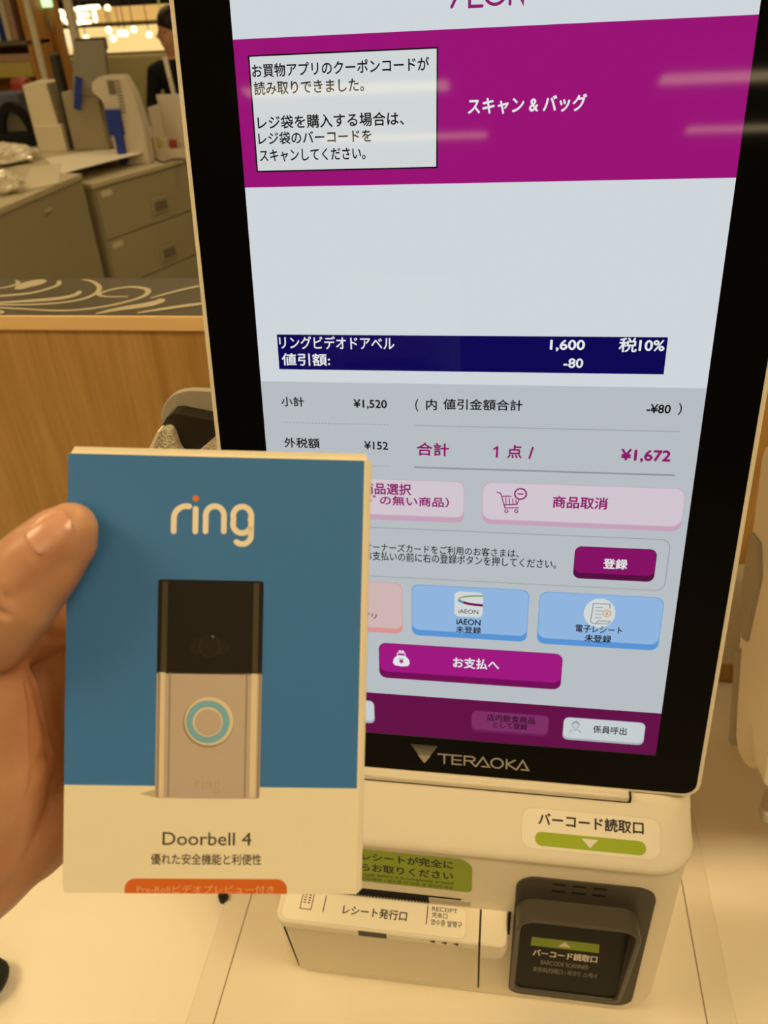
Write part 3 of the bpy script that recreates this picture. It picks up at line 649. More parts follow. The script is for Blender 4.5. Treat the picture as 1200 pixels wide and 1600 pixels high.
A.rr(20.2, 73.4, 139.2, 144.15, [3.4, 3.4, 0, 0], mat('orange_print', (.72, .16, .02), .5, .3), 0); A.text('Pre-Rollビデオプレビュー付き', 24.2, 69.2, 141.3, 144.1, mat('pale_orange_ink', (.85, .50, .25), .5, .3), 1, -.004)
A.done('front_lettering', broot, 'brown lettering and orange tab')

# ------------------------------------------------------------------ the hand
skin = bpy.data.materials.new('skin'); skin.use_nodes = True
nt = skin.node_tree; p = nt.nodes['Principled BSDF']; p.inputs['Roughness'].default_value = .42; p.inputs['Specular IOR Level'].default_value = .4
p.inputs['Subsurface Weight'].default_value = .12; p.inputs['Subsurface Radius'].default_value = (1, .35, .15); p.inputs['Subsurface Scale'].default_value = .004
tc = nt.nodes.new('ShaderNodeTexCoord'); n1 = nt.nodes.new('ShaderNodeTexNoise'); n1.inputs['Scale'].default_value = 28; n1.inputs['Detail'].default_value = 3
rp = nt.nodes.new('ShaderNodeValToRGB'); rp.color_ramp.elements[0].position = .35; rp.color_ramp.elements[1].position = .7
rp.color_ramp.elements[0].color = (.56, .27, .15, 1); rp.color_ramp.elements[1].color = (.68, .38, .22, 1)
nt.links.new(tc.outputs['Object'], n1.inputs['Vector']); nt.links.new(n1.outputs['Fac'], rp.inputs[0]); nt.links.new(rp.outputs[0], p.inputs['Base Color'])
n2 = nt.nodes.new('ShaderNodeTexNoise'); n2.inputs['Scale'].default_value = 350; n2.inputs['Detail'].default_value = 5
bb = nt.nodes.new('ShaderNodeBump'); bb.inputs['Strength'].default_value = .25; bb.inputs['Distance'].default_value = .0006
nt.links.new(tc.outputs['Object'], n2.inputs['Vector']); nt.links.new(n2.outputs['Fac'], bb.inputs['Height']); nt.links.new(bb.outputs[0], p.inputs['Normal'])

def ball(bm, c, r, seg=20, sc=(1, 1, 1)):
    q = bmesh.ops.create_uvsphere(bm, u_segments=seg, v_segments=seg // 2, radius=1)
    for v_ in q['verts']: v_.co = Vector((c[0] + v_.co.x * r * sc[0], c[1] + v_.co.y * r * sc[1], c[2] + v_.co.z * r * sc[2]))
def cone(bm, a, ra, b, rb, n=16):
    a, b = Vector(a), Vector(b); L = (b - a).length; k = max(1, int(L / 3)); d = (b - a).normalized()
    u = d.orthogonal().normalized(); w_ = d.cross(u)
    loft(bm, [[a + (b - a) * i / k + (u * math.cos(t_) + w_ * math.sin(t_)) * (ra + (rb - ra) * i / k) for t_ in [j * 2 * math.pi / n for j in range(n)]] for i in range(k + 1)])
def chain(bm, pts):
    for (a, ra) in pts: ball(bm, a, ra)
    for (a, ra), (b, rb) in zip(pts, pts[1:]): cone(bm, a, ra, b, rb)
HB = bmesh.new()   # box coordinates: x right, y down, z = depth behind the front face (negative = towards the viewer)
chain(HB, [((4.0, 24.0, -8.2), 8.6), ((0.5, 27.2, -9.2), 10.2), ((-6, 33, -9.8), 10.9), ((-15.5, 42.5, -8.2), 12.2), ((-25, 52, -3), 12.6), ((-36, 64, 5), 14.5), ((-46, 80, 15), 18)])
chain(HB, [((3.5, 28.5, -7), 8.6), ((-3, 37, -7.5), 10.4), ((-12, 47, -6.5), 12.4), ((-22, 58, -1), 13.5)])
chain(HB, [((-36, 62, 6), 14), ((-31, 84, 12), 17), ((-31, 108, 18), 20), ((-42, 138, 28), 22)])        # thenar
chain(HB, [((-36, 66, 14), 14), ((-20, 60, 32), 13), ((-6, 56, 48), 11)])                              # web to the index knuckle
MC = {'index': (2, 48, 54), 'middle': (8, 70, 58), 'ring': (6, 93, 58), 'little': (0, 114, 55)}
WR = (-46, 149, 38)
for k_, r_ in (('index', 11.5), ('middle', 12), ('ring', 12), ('little', 11.5)):
    m_ = MC[k_]; mid = tuple((m_[i] + WR[i]) / 2 + (0, 0, 3)[i] for i in range(3))
    chain(HB, [(m_, r_), (mid, 15), (WR, 22)])
chain(HB, [(MC['little'], 11.5), ((-13, 131, 48), 17), ((-30, 142, 42), 20), (WR, 25)])                # heel of the palm
chain(HB, [((-20, 92, 48), 15), ((-28, 110, 44), 18), ((-24, 75, 42), 13)])
chain(HB, [(MC['index'], 10.5), ((26, 44, 54), 9.6), ((44, 42, 49.6), 9), ((66, 42, 48.6), 8.2), ((80, 42.5, 48), 7.4)])
chain(HB, [(MC['middle'], 10.5), ((34, 67, 56), 9.8), ((50, 66, 50.2), 9.2), ((74, 66, 49), 8.4), ((90, 66.5, 48.2), 7.6)])
chain(HB, [(MC['ring'], 10), ((30, 90, 56), 9.4), ((46, 89, 49.8), 8.9), ((68, 89.5, 48.6), 8.2), ((83, 90, 47.8), 7.2)])
chain(HB, [(MC['little'], 9.5), ((22, 112, 53), 8.4), ((34, 111.5, 48.6), 8), ((50, 111.5, 47.8), 7.2), ((62, 112, 47), 6.4)])
chain(HB, [(WR, 25), ((-82, 180, 28), 25), ((-130, 225, 5), 28), ((-180, 270, -20), 33)])             # forearm
me = bpy.data.meshes.new('hand'); HB.to_mesh(me); HB.free()
tmp = bpy.data.objects.new('hand', me); COL.objects.link(tmp)
md = tmp.modifiers.new('r', 'REMESH'); md.mode = 'VOXEL'; md.voxel_size = 1.15
sm = tmp.modifiers.new('s', 'SMOOTH'); sm.factor = .5; sm.iterations = 12
dg = bpy.context.evaluated_depsgraph_get(); ev = tmp.evaluated_get(dg)
hm = bpy.data.meshes.new_from_object(ev); bpy.data.objects.remove(tmp)
# creases and the flattened pad of the thumb, in box millimetres
def crease(v_, a, b, depth, width):
    a, b = Vector(a), Vector(b); ab = b - a; t_ = max(0, min(1, (v_ - a).dot(ab) / ab.dot(ab))); d = (v_ - (a + ab * t_)).length
    return depth * math.exp(-(d / width) ** 2)
nrm = [v_.normal.copy() for v_ in hm.vertices]
CRS = [((-23, 27, -16), (-19.5, 34, -20), 1.1, 1.1), ((-19.5, 34, -20), (-11, 45, -19), 1.1, 1.1), ((-16, 30, -20), (-12.5, 38, -20), .5, .9), ((-30, 38, -12), (-20, 47, -14), 1.1, 1.2), ((-20, 47, -14), (-11, 50, -14), .9, 1.1), ((-27, 33, -12), (-24, 37, -12), .5, .9)]
CRP = [((-16, 78, 32), (-12, 104, 32), .9, 1.6), ((-14, 62, 38), (0, 74, 46), 1.2, 1.6), ((-26, 126, 22), (-10, 104, 34), .7, 2), ((-6, 84, 46), (-14, 118, 36), .9, 1.6), ((-9, 98, 46), (2, 92, 46), .8, 1.4)]
for v_, n_ in zip(hm.vertices, nrm):
    c = v_.co
    if c.z > -30:
        c2 = Vector((c.x, c.y, 0))
        dsum = sum(crease(c2, (q[0][0], q[0][1], 0), (q[1][0], q[1][1], 0), q[2], q[3]) for q in (CRS if c.z < -4 and n_.z < .2 else CRP if c.z > 8 and n_.z < .2 else ()))
        if dsum > .02: v_.co = c - n_ * dsum
    if v_.co.x > -.4 and v_.co.y < 70 and -.35 < v_.co.z < 12:
        if v_.co.x < 1.2: v_.co.x = -.4
        else: v_.co.z = -.35
    elif v_.co.x > -.4 and 12 <= v_.co.z < 40.5:
        if v_.co.z > 30: v_.co.z = 40.5
        else: v_.co.x = -.4
from mathutils.bvhtree import BVHTree
hm.update(); hand_tree = BVHTree.FromPolygons([v_.co.copy() for v_ in hm.vertices], [tuple(p_.vertices) for p_ in hm.polygons])
for v_ in hm.vertices: v_.co = FB.p(v_.co.x, v_.co.y, -v_.co.z)
proot = empty('person', FB.p(-140, 300, 10), 'person gripping the blue box, only the bare left hand in view', 'person')
bm = bmesh.new(); bm.from_mesh(hm)
emit('hand', bm, skin, proot, smooth=True, label='bare left hand, thumb on the box front')
# thumb nail
nailm = mat('nail', (.66, .34, .22), .24, .5)
bm = bmesh.new(); na = Vector((.74, -.67, .03)).normalized(); nb = Vector((.67, .74, 0)).normalized()
cx, cy = .9, 24.9; rows = []
for i in range(13):
    u_ = -1 + 2 * i / 12; row = []
    for j in range(11):
        w_ = -1 + 2 * j / 10; hwid = 6.1 * (1 - (abs(u_) * .985) ** (3.2 if u_ < 0 else 4)) ** .42
        q = Vector((cx, cy, 0)) + na * (u_ * 7.0) + nb * (w_ * hwid)
        hit = hand_tree.ray_cast(Vector((q.x, q.y, -60)), Vector((0, 0, 1)))[0]
        top = hit.z if hit is not None else -15
        rim_ = max(abs(u_), abs(w_)); row.append(FB.p(q.x, q.y, -(top - .62 + (1.1 if rim_ == 1 and u_ < .99 else 0) - (.35 if u_ > .6 else 0))))
    rows.append(row)
V = [[bm.verts.new(q) for q in row] for row in rows]
for a, b in zip(V, V[1:]):
    for i in range(10): bm.faces.new((a[i], a[i + 1], b[i + 1], b[i]))
bmesh.ops.recalc_face_normals(bm, faces=bm.faces)
emit('thumb_nail', bm, nailm, proot, smooth=True, label='pink thumb nail')
# sleeve cuff
bm = bmesh.new(); slv = noisy(mat('black_cloth', (.012, .010, .008), .85, .2), 300, .2, bump=.3, dist=.0005)
ca, cb = Vector((-64, 168, 32)), Vector((-180, 272, -20)); d = (cb - ca).normalized(); u = d.orthogonal().normalized(); w_ = d.cross(u)
rings = []
for (t_, r) in ((0.04, 27.5), (0, 31), (.02, 34.5), (.12, 36), (.3, 37), (.6, 39), (1, 43)):
    rings.append([FB.p(*(lambda q: (q.x, q.y, -q.z))(ca + (cb - ca) * t_ + (u * math.cos(a) + w_ * math.sin(a)) * r * (1 + .03 * math.sin(5 * a + 9 * t_)))) for a in [j * math.pi / 14 for j in range(28)]])
loft(bm, rings, cap=False); emit('sleeve', bm, slv, proot, smooth=True, label='black sleeve cuff')

#BACKGROUND
# ------------------------------------------------------------------ staff counter and shop behind (blurred)
B = {}
B['greige'] = noisy(mat('greige_steel', (.40, .36, .22), .5, .35), 3, .05)
B['greige_top'] = mat('greige_worktop', (.56, .49, .33), .45, .35)
B['paper'] = mat('paper', (.86, .80, .66), .6, .2); B['posgrey'] = mat('pos_grey', (.19, .17, .115), .5, .3); B['posgrey2'] = mat('pos_light_grey', (.33, .28, .18), .5, .3)
B['cream'] = mat('cream_card_far', (.72, .64, .46), .6, .3); B['bluep'] = mat('blue_plastic', (.02, .045, .30), .5, .3); B['white'] = mat('white_plastic', (.68, .61, .48), .5, .4)
B['blackc'] = mat('black_cloth_far', (.010, .009, .007), .8, .2); B['hair'] = mat('black_hair', (.012, .009, .006), .5, .3); B['orange'] = noisy(mat('orange_wood', (.62, .30, .075), .5, .3), 5, .12)
B['olive'] = mat('olive_panel', (.42, .36, .16), .6, .3); B['yellow'] = mat('yellow_band', (.60, .50, .13), .6, .3); B['red'] = mat('red_tin', (.38, .06, .04), .4, .4)
B['pink'] = mat('dusty_pink', (.50, .33, .24), .6, .3); B['navy'] = mat('blue_grey_card', (.10, .11, .16), .6, .3); B['cable'] = mat('dark_cable', (.04, .035, .03), .5, .3)
B['clear'] = mat('crumpled_film', (.72, .66, .52), .12, .7)
def box8(P0, u, n, s0, s1, d0, d1, z0, z1):
    """box along horizontal unit u from P0, depth along n"""
    M4 = Matrix.Identity(4); uz = Vector((0, 0, 1))
    for r in range(3): M4[r][0] = u[r]; M4[r][1] = n[r]; M4[r][2] = uz[r]; M4[r][3] = P0[r]
    return M4
def rbox(bm, M4, x0, x1, y0, y1, z0, z1, bev=0): box(bm, x0, x1, y0, y1, z0, z1, M=M4, bev=bev)

t = empty('staff_counter', (-2.9, 2.4, 0), 'long greige counter side with papers and plastic bags on its worktop', 'counter')
CPTS = [(-4.6, 1.1), (-2.16, 1.1), (-2.16, 3.60), (-2.50, 3.72), (-2.46, 3.80), (-2.36, 4.10), (-1.95, 5.35), (-4.6, 5.35)]
bm = bmesh.new(); loft(bm, [[Vector((x, y, z)) for x, y in CPTS] for z in (0, .875)]); emit('counter_body', bm, B['greige'], t)
bm = bmesh.new(); loft(bm, [[Vector((x + (.008 if x > -3 else 0), y, z)) for x, y in CPTS] for z in (.8755, .90)]); emit('worktop', bm, B['greige_top'], t)
for y in (2.0,):
    bm = bmesh.new(); box(bm, -2.1595, -2.157, y, y + .004, .06, .872); emit('panel_joint', bm, M['seam'], t)
bm = bmesh.new(); box(bm, -2.1598, -2.150, 3.17, 3.24, .80, .815, bev=.002); emit('latch', bm, B['greige_top'], t)

u = Vector((.312, .95, 0)).normalized(); n_ = Vector((-u.y, u.x, 0))     # n_ points back into the cabinet
P0 = Vector((-2.139, 3.673, 0)); C4 = box8(P0, u, n_, 0, 0, 0, 0, 0, 0)
t = empty('drawer_cabinet', tuple(P0 + u * .7), 'greige steel drawer cabinet standing just right of the long staff counter', 'cabinet')
bm = bmesh.new(); rbox(bm, C4, 0, 1.55, .012, .31, 0, .81, .004); emit('carcass', bm, B['greige'], t)
bm = bmesh.new(); rbox(bm, C4, -.01, 1.56, -.006, .318, .812, .838, .004); emit('cabinet_top', bm, B['greige_top'], t)
for k, (z0, z1) in enumerate(((.548, .806), (.29, .540), (.03, .282))):
    for c, (x0, x1) in enumerate(((.006, .77), (.778, 1.545))):
        bm = bmesh.new(); rbox(bm, C4, x0, x1, 0, .0118, z0, z1, .003); dr = emit('drawer', bm, B['greige'], t)
        hx, hz = x0 + .46, z1 - .17
        bm = bmesh.new(); rbox(bm, C4, hx - .075, hx + .075, -.008, -.0003, hz - .045, hz + .045, .006); emit('handle_frame', bm, B['greige'], dr)
        bm = bmesh.new(); rbox(bm, C4, hx - .05, hx + .055, -.0095, -.0083, hz - .03, hz + .022, 0); emit('handle_recess', bm, B['posgrey'], dr)
        bm = bmesh.new(); rbox(bm, C4, x0 + .03, x0 + .11, -.003, -.0003, z1 - .045, z1 - .015, .001); emit('lock', bm, B['cream'], dr)

def pbox(name, px0, py0, px1, py1, Y, depth, m, label, cat, bev=.01, root=None, z0=None, group=None, part_label=None):
    a = at(px0, py1, Y); b = at(px1, py0, Y); zz = a.z if z0 is None else z0
    bm = bmesh.new(); box(bm, a.x, b.x, Y, Y + depth, zz, b.z, bev=bev)
    o = emit(name, bm, m, root, label=part_label)
    if root is None: tag(o, label, cat, group)
    return o
CT = .9003
# paper sheets
def onz(px, py, z):
    d = RC.transposed() @ Vector(((px - 600) / 1250, (py - 800) / 1250, 1)); return CP + d * ((z - CP[2]) / d[2])
for k, (q_, lb) in enumerate(((((70, 247), (96, 271), (222, 239), (160, 233)), 'white paper sheet at the corner of the staff counter worktop'), (((48, 262), (96, 255), (92, 286), (30, 300)), 'thin greyish sheet lying further left on the staff counter'))):
    P = [onz(x, y, CT + .002 + .002 * k) for x, y in q_]
    bm = bmesh.new(); loft(bm, [[p - Vector((0, 0, .0015)) for p in P], P]); tag(emit('paper_sheet', bm, B['paper'] if k == 0 else B['cream']), lb, 'paper')
# crumpled bags
random.seed(9)
for (x, y, w_, lb) in ((-2.88, 3.98, .25, 'crumpled clear plastic bag at the left edge of the staff counter'), (-2.36, 3.15, .13, 'flattened clear plastic bag nearer the counter front edge')):
    bm = bmesh.new(); q = bmesh.ops.create_icosphere(bm, subdivisions=4, radius=1)
    for v_ in bm.verts:
        k = 1 + .16 * math.sin(9 * v_.co.x + 5 * v_.co.z) * math.sin(8 * v_.co.y - 3 * v_.co.x) + random.uniform(-.05, .05)
        v_.co = Vector((x + v_.co.x * w_ * k, y + v_.co.y * w_ * .8 * k, CT + .001 + max(0, (v_.co.z + .6)) * .055 * k))
    tag(emit('plastic_bag', bm, B['clear']), lb, 'bag')
# cream carton
Yc = 4.38
t = empty('cream_carton', at(66, 236, Yc), 'plain cream carton standing left of the grey till back', 'box')
a, b = at(46, 0, Yc), at(98, 0, Yc); a2 = at(62, 238, Yc); b2 = at(104, 236, Yc); topz = at(66, 132, Yc).z
bm = bmesh.new(); loft(bm, [[Vector(q) for q in ((a2.x, Yc, CT), (b2.x, Yc, CT), (b2.x, Yc + .22, CT), (a2.x, Yc + .22, CT))], [Vector(q) for q in ((a2.x, Yc, topz), (b2.x - .03, Yc, topz), (b2.x - .03, Yc + .22, topz + .01), (a2.x, Yc + .22, topz + .01))]])
emit('carton_body', bm, B['cream'], t)
zm = at(80, 194, Yc).z
bm = bmesh.new(); box(bm, a2.x + .03, b2.x + .03, Yc - .05, Yc - .001, CT, zm, bev=.006); emit('front_flap', bm, B['cream'], t)
# till seen from behind
Yp = 4.33
t = empty('till_terminal', at(140, 238, Yp), 'tall grey till seen from behind with blue tape strip', 'till')
a, b = at(116, 238, Yp), at(171, 238, Yp); z1 = at(140, 142, Yp).z; z2 = at(140, 64, Yp).z
bm = bmesh.new(); box(bm, a.x, b.x, Yp, Yp + .16, CT, z1, bev=.012); emit('till_body', bm, B['posgrey2'], t)
xa, xb = at(104, 100, Yp).x, at(157, 100, Yp).x
bm = bmesh.new(); loft(bm, [[Vector(q) for q in ((xa, Yp - .02, z1 - .02), (xb + .02, Yp - .02, z1 - .02), (xb + .02, Yp - .02 + .03, z1 - .02), (xa, Yp + .01, z1 - .02))], [Vector(q) for q in ((xa + .02, Yp + .10, z2), (xb, Yp + .10, z2), (xb, Yp + .13, z2), (xa + .02, Yp + .13, z2))]]); emit('screen_back', bm, B['posgrey'], t)
bm = bmesh.new(); box(bm, xa + .02, xb, Yp + .11, Yp + .145, z2 - .05, z2 + .012, bev=.006); emit('screen_top', bm, B['cable'], t)
p_ = at(122, 146, Yp - .03); Mx = Matrix.Translation(p_) @ Matrix.Rotation(.32, 4, 'Y')
bm = bmesh.new(); box(bm, -.020, .020, -.003, .003, -.085, .085, M=Mx); emit('tape_strip', bm, B['bluep'], t)
bm = bmesh.new(); box(bm, a.x - .045, a.x - .004, Yp + .05, Yp + .12, CT, at(100, 84, Yp).z, bev=.01); emit('side_module', bm, B['cable'], t)
# receipt printer / handset machine with blue front
Yh = 4.2; CT2 = .8385
def oncab(px, Y): return at(px, 225, Y).x
t = empty('label_printer', at(195, 222, Yh), 'rounded white label printer with blue front right of the grey till', 'printer')
zt = at(190, 118, Yh).z; a, b = oncab(177, Yh), oncab(228, Yh)
pr = [(a, CT2), (b, CT2), (b + .005, CT2 + (zt - CT2) * .45), (b - .02, CT2 + (zt - CT2) * .8), (b - .06, zt), (a + .0, zt), (a - .055, zt - .03), (a - .06, zt - .075), (a - .02, zt - .11), (a, zt - .13)]
bm = bmesh.new(); loft(bm, [[Vector((x, y, z)) for x, z in pr] for y in (Yh, Yh + .09)]); bmesh.ops.bevel(bm, geom=list(bm.edges), offset=.006, segments=2, affect='EDGES'); emit('printer_body', bm, B['white'], t)
for k in range(10):
    zz = zt - .03 - k * .017; bm = bmesh.new(); box(bm, a + .085, a + .115, Yh - .003, Yh - .0005, zz, zz + .007); emit('vent_slot', bm, B['posgrey'], t)
bm = bmesh.new(); box(bm, a + .04, a + .08, Yh - .004, Yh - .0005, zt - .09, zt - .02, bev=.001); emit('display_window', bm, B['posgrey'], t)
zb = at(186, 170, Yh).z; bm = bmesh.new(); box(bm, a + .0, a + .085, Yh - .03, Yh - .001, zb - .13, zb, bev=.006); emit('blue_cover', bm, B['bluep'], t)
bm = bmesh.new(); box(bm, a + .03, a + .075, Yh - .04, Yh - .006, CT2 + .012, zb - .12, bev=.006); emit('blue_lever', bm, B['bluep'], t)
# white tray with small goods, cables
Yt = 4.42
t = empty('white_basket', at(265, 222, Yt), 'white basket of small packets beside the monitor edge', 'basket')
a, b = at(236, 200, Yt), at(300, 200, Yt); zt = at(250, 152, Yt).z
for nm, q in (('basket_back', (a.x, b.x, Yt + .16, Yt + .17, CT2, zt)), ('basket_side', (a.x, a.x + .01, Yt, Yt + .159, CT2, zt - .05)), ('basket_base', (a.x + .011, b.x, Yt, Yt + .159, CT2, CT2 + .012)), ('basket_front', (a.x + .011, b.x, Yt - .01, Yt - .001, CT2, CT2 + .05))):
    bm = bmesh.new(); box(bm, *q, bev=.003); emit(nm, bm, B['white'], t)
for k, (px, m_, lb) in enumerate(((240, B['yellow'], 'yellow packet at the left of the white basket'), (250, B['cream'], 'cream packet in the middle of the white basket'), (262, B['red'], 'red packet at the right of the white basket'))):
    q = at(px, 200, Yt + .05); bm = bmesh.new(); box(bm, q.x - .02, q.x + .022, Yt + .02 + k * .03, Yt + .045 + k * .03, CT2 + .0135, CT2 + .11 - k * .012, bev=.004); tag(emit('packet', bm, m_), lb, 'packet')
bm = bmesh.new()
pts = [Vector((at(228 + 8 * k, 226, 4.3).x, 4.27 + .05 * math.sin(k * 1.3), CT2 + .006 + .005 * (k % 2))) for k in range(9)]
for p0, p1 in zip(pts, pts[1:]):
    d = (p1 - p0).normalized(); s1 = d.cross(Vector((0, 0, 1))).normalized(); s2 = s1.cross(d)
    loft(bm, [[q + (s1 * math.cos(j * math.pi / 4) + s2 * math.sin(j * math.pi / 4)) * .005 for j in range(8)] for q in (p0, p1)])
tag(emit('cable', bm, B['cable']), 'thin dark cable curling over the drawer cabinet top', 'cable')

# behind the counter: orange cabinet, shelf, poles
Yo = 6.0
t = empty('magazine_shelf', at(20, 120, Yo), 'orange wooden shelf with upright magazines at the upper left', 'shelf')
a, b = at(-60, 68, Yo), at(50, 75, Yo)
bm = bmesh.new(); box(bm, a.x, b.x, Yo, Yo + .3, a.z - .03, a.z, bev=.003); emit('shelf_board', bm, B['posgrey'], t)
bm = bmesh.new(); box(bm, a.x, b.x, Yo + .3, Yo + .32, 0, 2.2); emit('back_panel', bm, B['orange'], t)
for xx in (a.x, b.x - .03):
    bm = bmesh.new(); box(bm, xx, xx + .03, Yo, Yo + .299, 0, 2.2); emit('side_panel', bm, B['orange'], t)
q = at(0, 98, Yo); q2 = at(0, 122, Yo)
bm = bmesh.new(); box(bm, a.x + .031, b.x - .031, Yo - .02, Yo + .29, q2.z, q.z, bev=.004); emit('yellow_rail', bm, B['yellow'], t)
bm = bmesh.new(); box(bm, a.x + .031, b.x - .031, Yo + .02, Yo + .29, q.z + .001, at(0, 86, Yo).z, bev=.004); emit('pink_rail', bm, B['pink'], t)
zsh = a.z
for k, (px, m_, lb, h) in enumerate(((2, 'cream', 'cream magazine at the far left of the orange shelf', .34), (11, 'bluep', 'blue magazine between cream ones on the orange shelf', .27), (20, 'cream', 'tall cream magazine right of the blue one', .36), (30, 'pink', 'dusty pink magazine at the right end of the orange shelf', .30))):
    q = at(px, 60, Yo + .1); bm = bmesh.new(); box(bm, q.x - .022, q.x + .022, Yo + .05, Yo + .25, zsh + .0008, zsh + h, bev=.002); tag(emit('magazine', bm, B[m_]), lb, 'magazine', 'magazines on the orange shelf')
t = empty('orange_cabinet', at(72, 86, 6.4), 'orange wooden cabinet standing behind the thin cream pole', 'cabinet')
a, b = at(52, 86, 6.4), at(80, 0, 6.4)
bm = bmesh.new(); box(bm, a.x, b.x, 6.4, 6.5, 0, b.z + .35, bev=.01); emit('cabinet_body', bm, B['orange'], t)
bm = bmesh.new(); box(bm, a.x + .05, b.x - .05, 6.38, 6.399, a.z + .05, b.z + .2, bev=.004); emit('cabinet_door', bm, B['orange'], t)
q = at(74, 40, 6.37); bm = bmesh.new(); bmesh.ops.create_uvsphere(bm, u_segments=20, v_segments=10, radius=1)
for v_ in bm.verts: v_.co = Vector((q.x + v_.co.x * .045, 6.37 + v_.co.y * .006, q.z + v_.co.z * .075))
emit('round_plate', bm, B['pink'], t, label='pale round plate')
def lit(name, col, k): return mat(name, (.6, .55, .4), .6, .2, emis=col, es=k)
q0, q1 = at(62, 12, 6.3), at(78, 0, 6.3); bm = bmesh.new(); box(bm, q0.x, q1.x, 6.3, 6.33, q0.z, q1.z + .05, bev=.004); tag(emit('lit_sign', bm, lit('green_white_glow', (.55, 1, .5), 1.3)), 'small glowing green-white sign above the orange cabinet', 'sign')
for (px, Y, w_, lb) in ((43, 5.6, .05, 'thin cream pole left of the orange cabinet'), (106, 5.7, .065, 'thick cream pole crossing the glowing letters')):
    q = at(px + 10, 50, Y); bm = bmesh.new()
    loft(bm, [[Vector((q.x + w_ / 2 * math.cos(j * math.pi / 8), Y + w_ / 2 * math.sin(j * math.pi / 8), z)) for j in range(16)] for z in (.0, .02, 2.6, 2.88)]); tag(emit('support_pole', bm, B['cream']), lb, 'pole')
# low stock at the left behind the counter
pbox('red_tin', 22, 122, 36, 168, 5.05, .12, B['red'], 'tall dull red tin at the far left of the counter', 'tin', .03, z0=CT)
pbox('blue_carton', -40, 146, 26, 224, 4.7, .22, B['navy'], 'blue-grey carton at the left edge of the staff counter', 'box', .008, z0=CT)
c_ = onz(33, 228, CT); t = empty('black_bag', c_, 'black bag with arched handle behind the plastic bags', 'bag')
pr, inn = [], []
for k in range(15):
    a_ = math.radians(4 + 172 * k / 14); pr.append((c_.x + .118 * math.cos(a_), CT + .05 + .20 * math.sin(a_)))
    a_ = math.radians(176 - 172 * k / 14); inn.append((c_.x + .082 * math.cos(a_), CT + .05 + .145 * math.sin(a_)))
bm = bmesh.new(); loft(bm, [[Vector((x, y, z)) for x, z in pr + inn] for y in (c_.y - .02, c_.y + .02)]); emit('handle', bm, B['blackc'], t)
bm = bmesh.new(); box(bm, c_.x - .13, c_.x + .13, c_.y - .05, c_.y + .05, CT, CT + .075, bev=.02); emit('bag_body', bm, B['blackc'], t)
bm = bmesh.new(); box(bm, c_.x - .075, c_.x + .09, c_.y + .022, c_.y + .05, CT + .076, CT + .17, bev=.01); emit('inner_pouch', bm, B['posgrey'], t)
# lit food counter and sign beyond
Ys = 8.6
t = empty('lit_showcase', at(190, 60, Ys), 'brightly lit shop front with spotlights in the far background', 'shop front')
a, b = at(95, 86, Ys), at(430, 44, Ys); sh = at(150, 12, Ys)
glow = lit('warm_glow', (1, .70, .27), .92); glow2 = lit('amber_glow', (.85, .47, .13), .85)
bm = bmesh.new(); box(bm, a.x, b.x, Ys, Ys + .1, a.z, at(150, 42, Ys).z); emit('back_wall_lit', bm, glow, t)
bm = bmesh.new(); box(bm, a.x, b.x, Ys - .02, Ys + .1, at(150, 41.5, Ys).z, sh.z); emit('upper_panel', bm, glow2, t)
bm = bmesh.new(); box(bm, a.x, b.x, Ys - .7, Ys + .1, sh.z + .001, sh.z + .7); emit('canopy', bm, B['blackc'], t)
bm = bmesh.new(); box(bm, a.x, b.x, Ys - .35, Ys - .021, at(150, 39, Ys - .3).z - .02, at(150, 39, Ys - .3).z + .015); emit('shelf_board', bm, B['olive'], t)
bm = bmesh.new(); box(bm, a.x, b.x, Ys - .6, Ys - .001, 0, a.z - .02, bev=.01); emit('serving_counter', bm, B['olive'], t)
bulb = lit('bulb_glow', (1, .78, .42), 4.5)
for k, (px, py) in enumerate(((135, 60), (170, 47), (177, 60), (196, 52), (188, 52), (209, 46), (233, 54), (168, 12))):
    Yl = 7.14 + .095 * k; q = at(px, py, Yl); bm = bmesh.new(); bmesh.ops.create_uvsphere(bm, u_segments=16, v_segments=8, radius=.026, matrix=Matrix.Translation(q))
    pl_ = empty('pendant_lamp', q, ('leftmost small glowing pendant lamp over the till', 'pendant lamp above the gap between the lower pair', 'lower pendant lamp right of the thick pole', 'brightest middle pendant lamp', 'pendant lamp touching the brightest one', 'upper pendant lamp right of the brightest', 'rightmost pendant lamp near the staff member', 'topmost pendant lamp on the amber panel')[k], 'lamp', 'pendant lamps of the far shop')
    emit('bulb', bm, bulb, pl_)
    bm = bmesh.new(); box(bm, q.x - .003, q.x + .003, Yl - .003, Yl + .003, q.z + .03, 2.89); emit('wire', bm, B['cable'], pl_)
t = empty('glowing_sign', at(120, 25, 7.0), 'glowing white shop letters behind the thick cream pole', 'sign')
let = lit('letter_glow', (1, .90, .58), 3.0)
for ch, (x0, x1, y0, y1) in (('R', (87, 107, 13, 41)), ('K', (108, 121, 11, 40)), ('E', (124, 138, 9, 38)), ('T', (139, 156, 7, 36))):
    p0, p1 = at(x0, y1, 7.0), at(x1, y0, 7.0); FS = Frame((0, 7000, 0), (1, 0, 0), (0, 0, -1), (0, -1, 0)); A = Flat(FS); A.text(ch, p0.x * 1000, p1.x * 1000, -p1.z * 1000, -p0.z * 1000, let, 0, .04); A.done('sign_letter', t)
p0, p1 = at(84, 44, 7.03), at(160, 4, 7.03)
bm = bmesh.new(); box(bm, p0.x, p1.x, 7.02, 7.08, p1.z + .02, p1.z + .05); emit('sign_rail', bm, B['cable'], t)
pbox('wall_lantern', 93, 47, 108, 76, 7.0, .08, lit('lantern_glow', (1, .72, .40), 1.1), 'glowing upright lantern under the shop letters', 'lamp', .02)
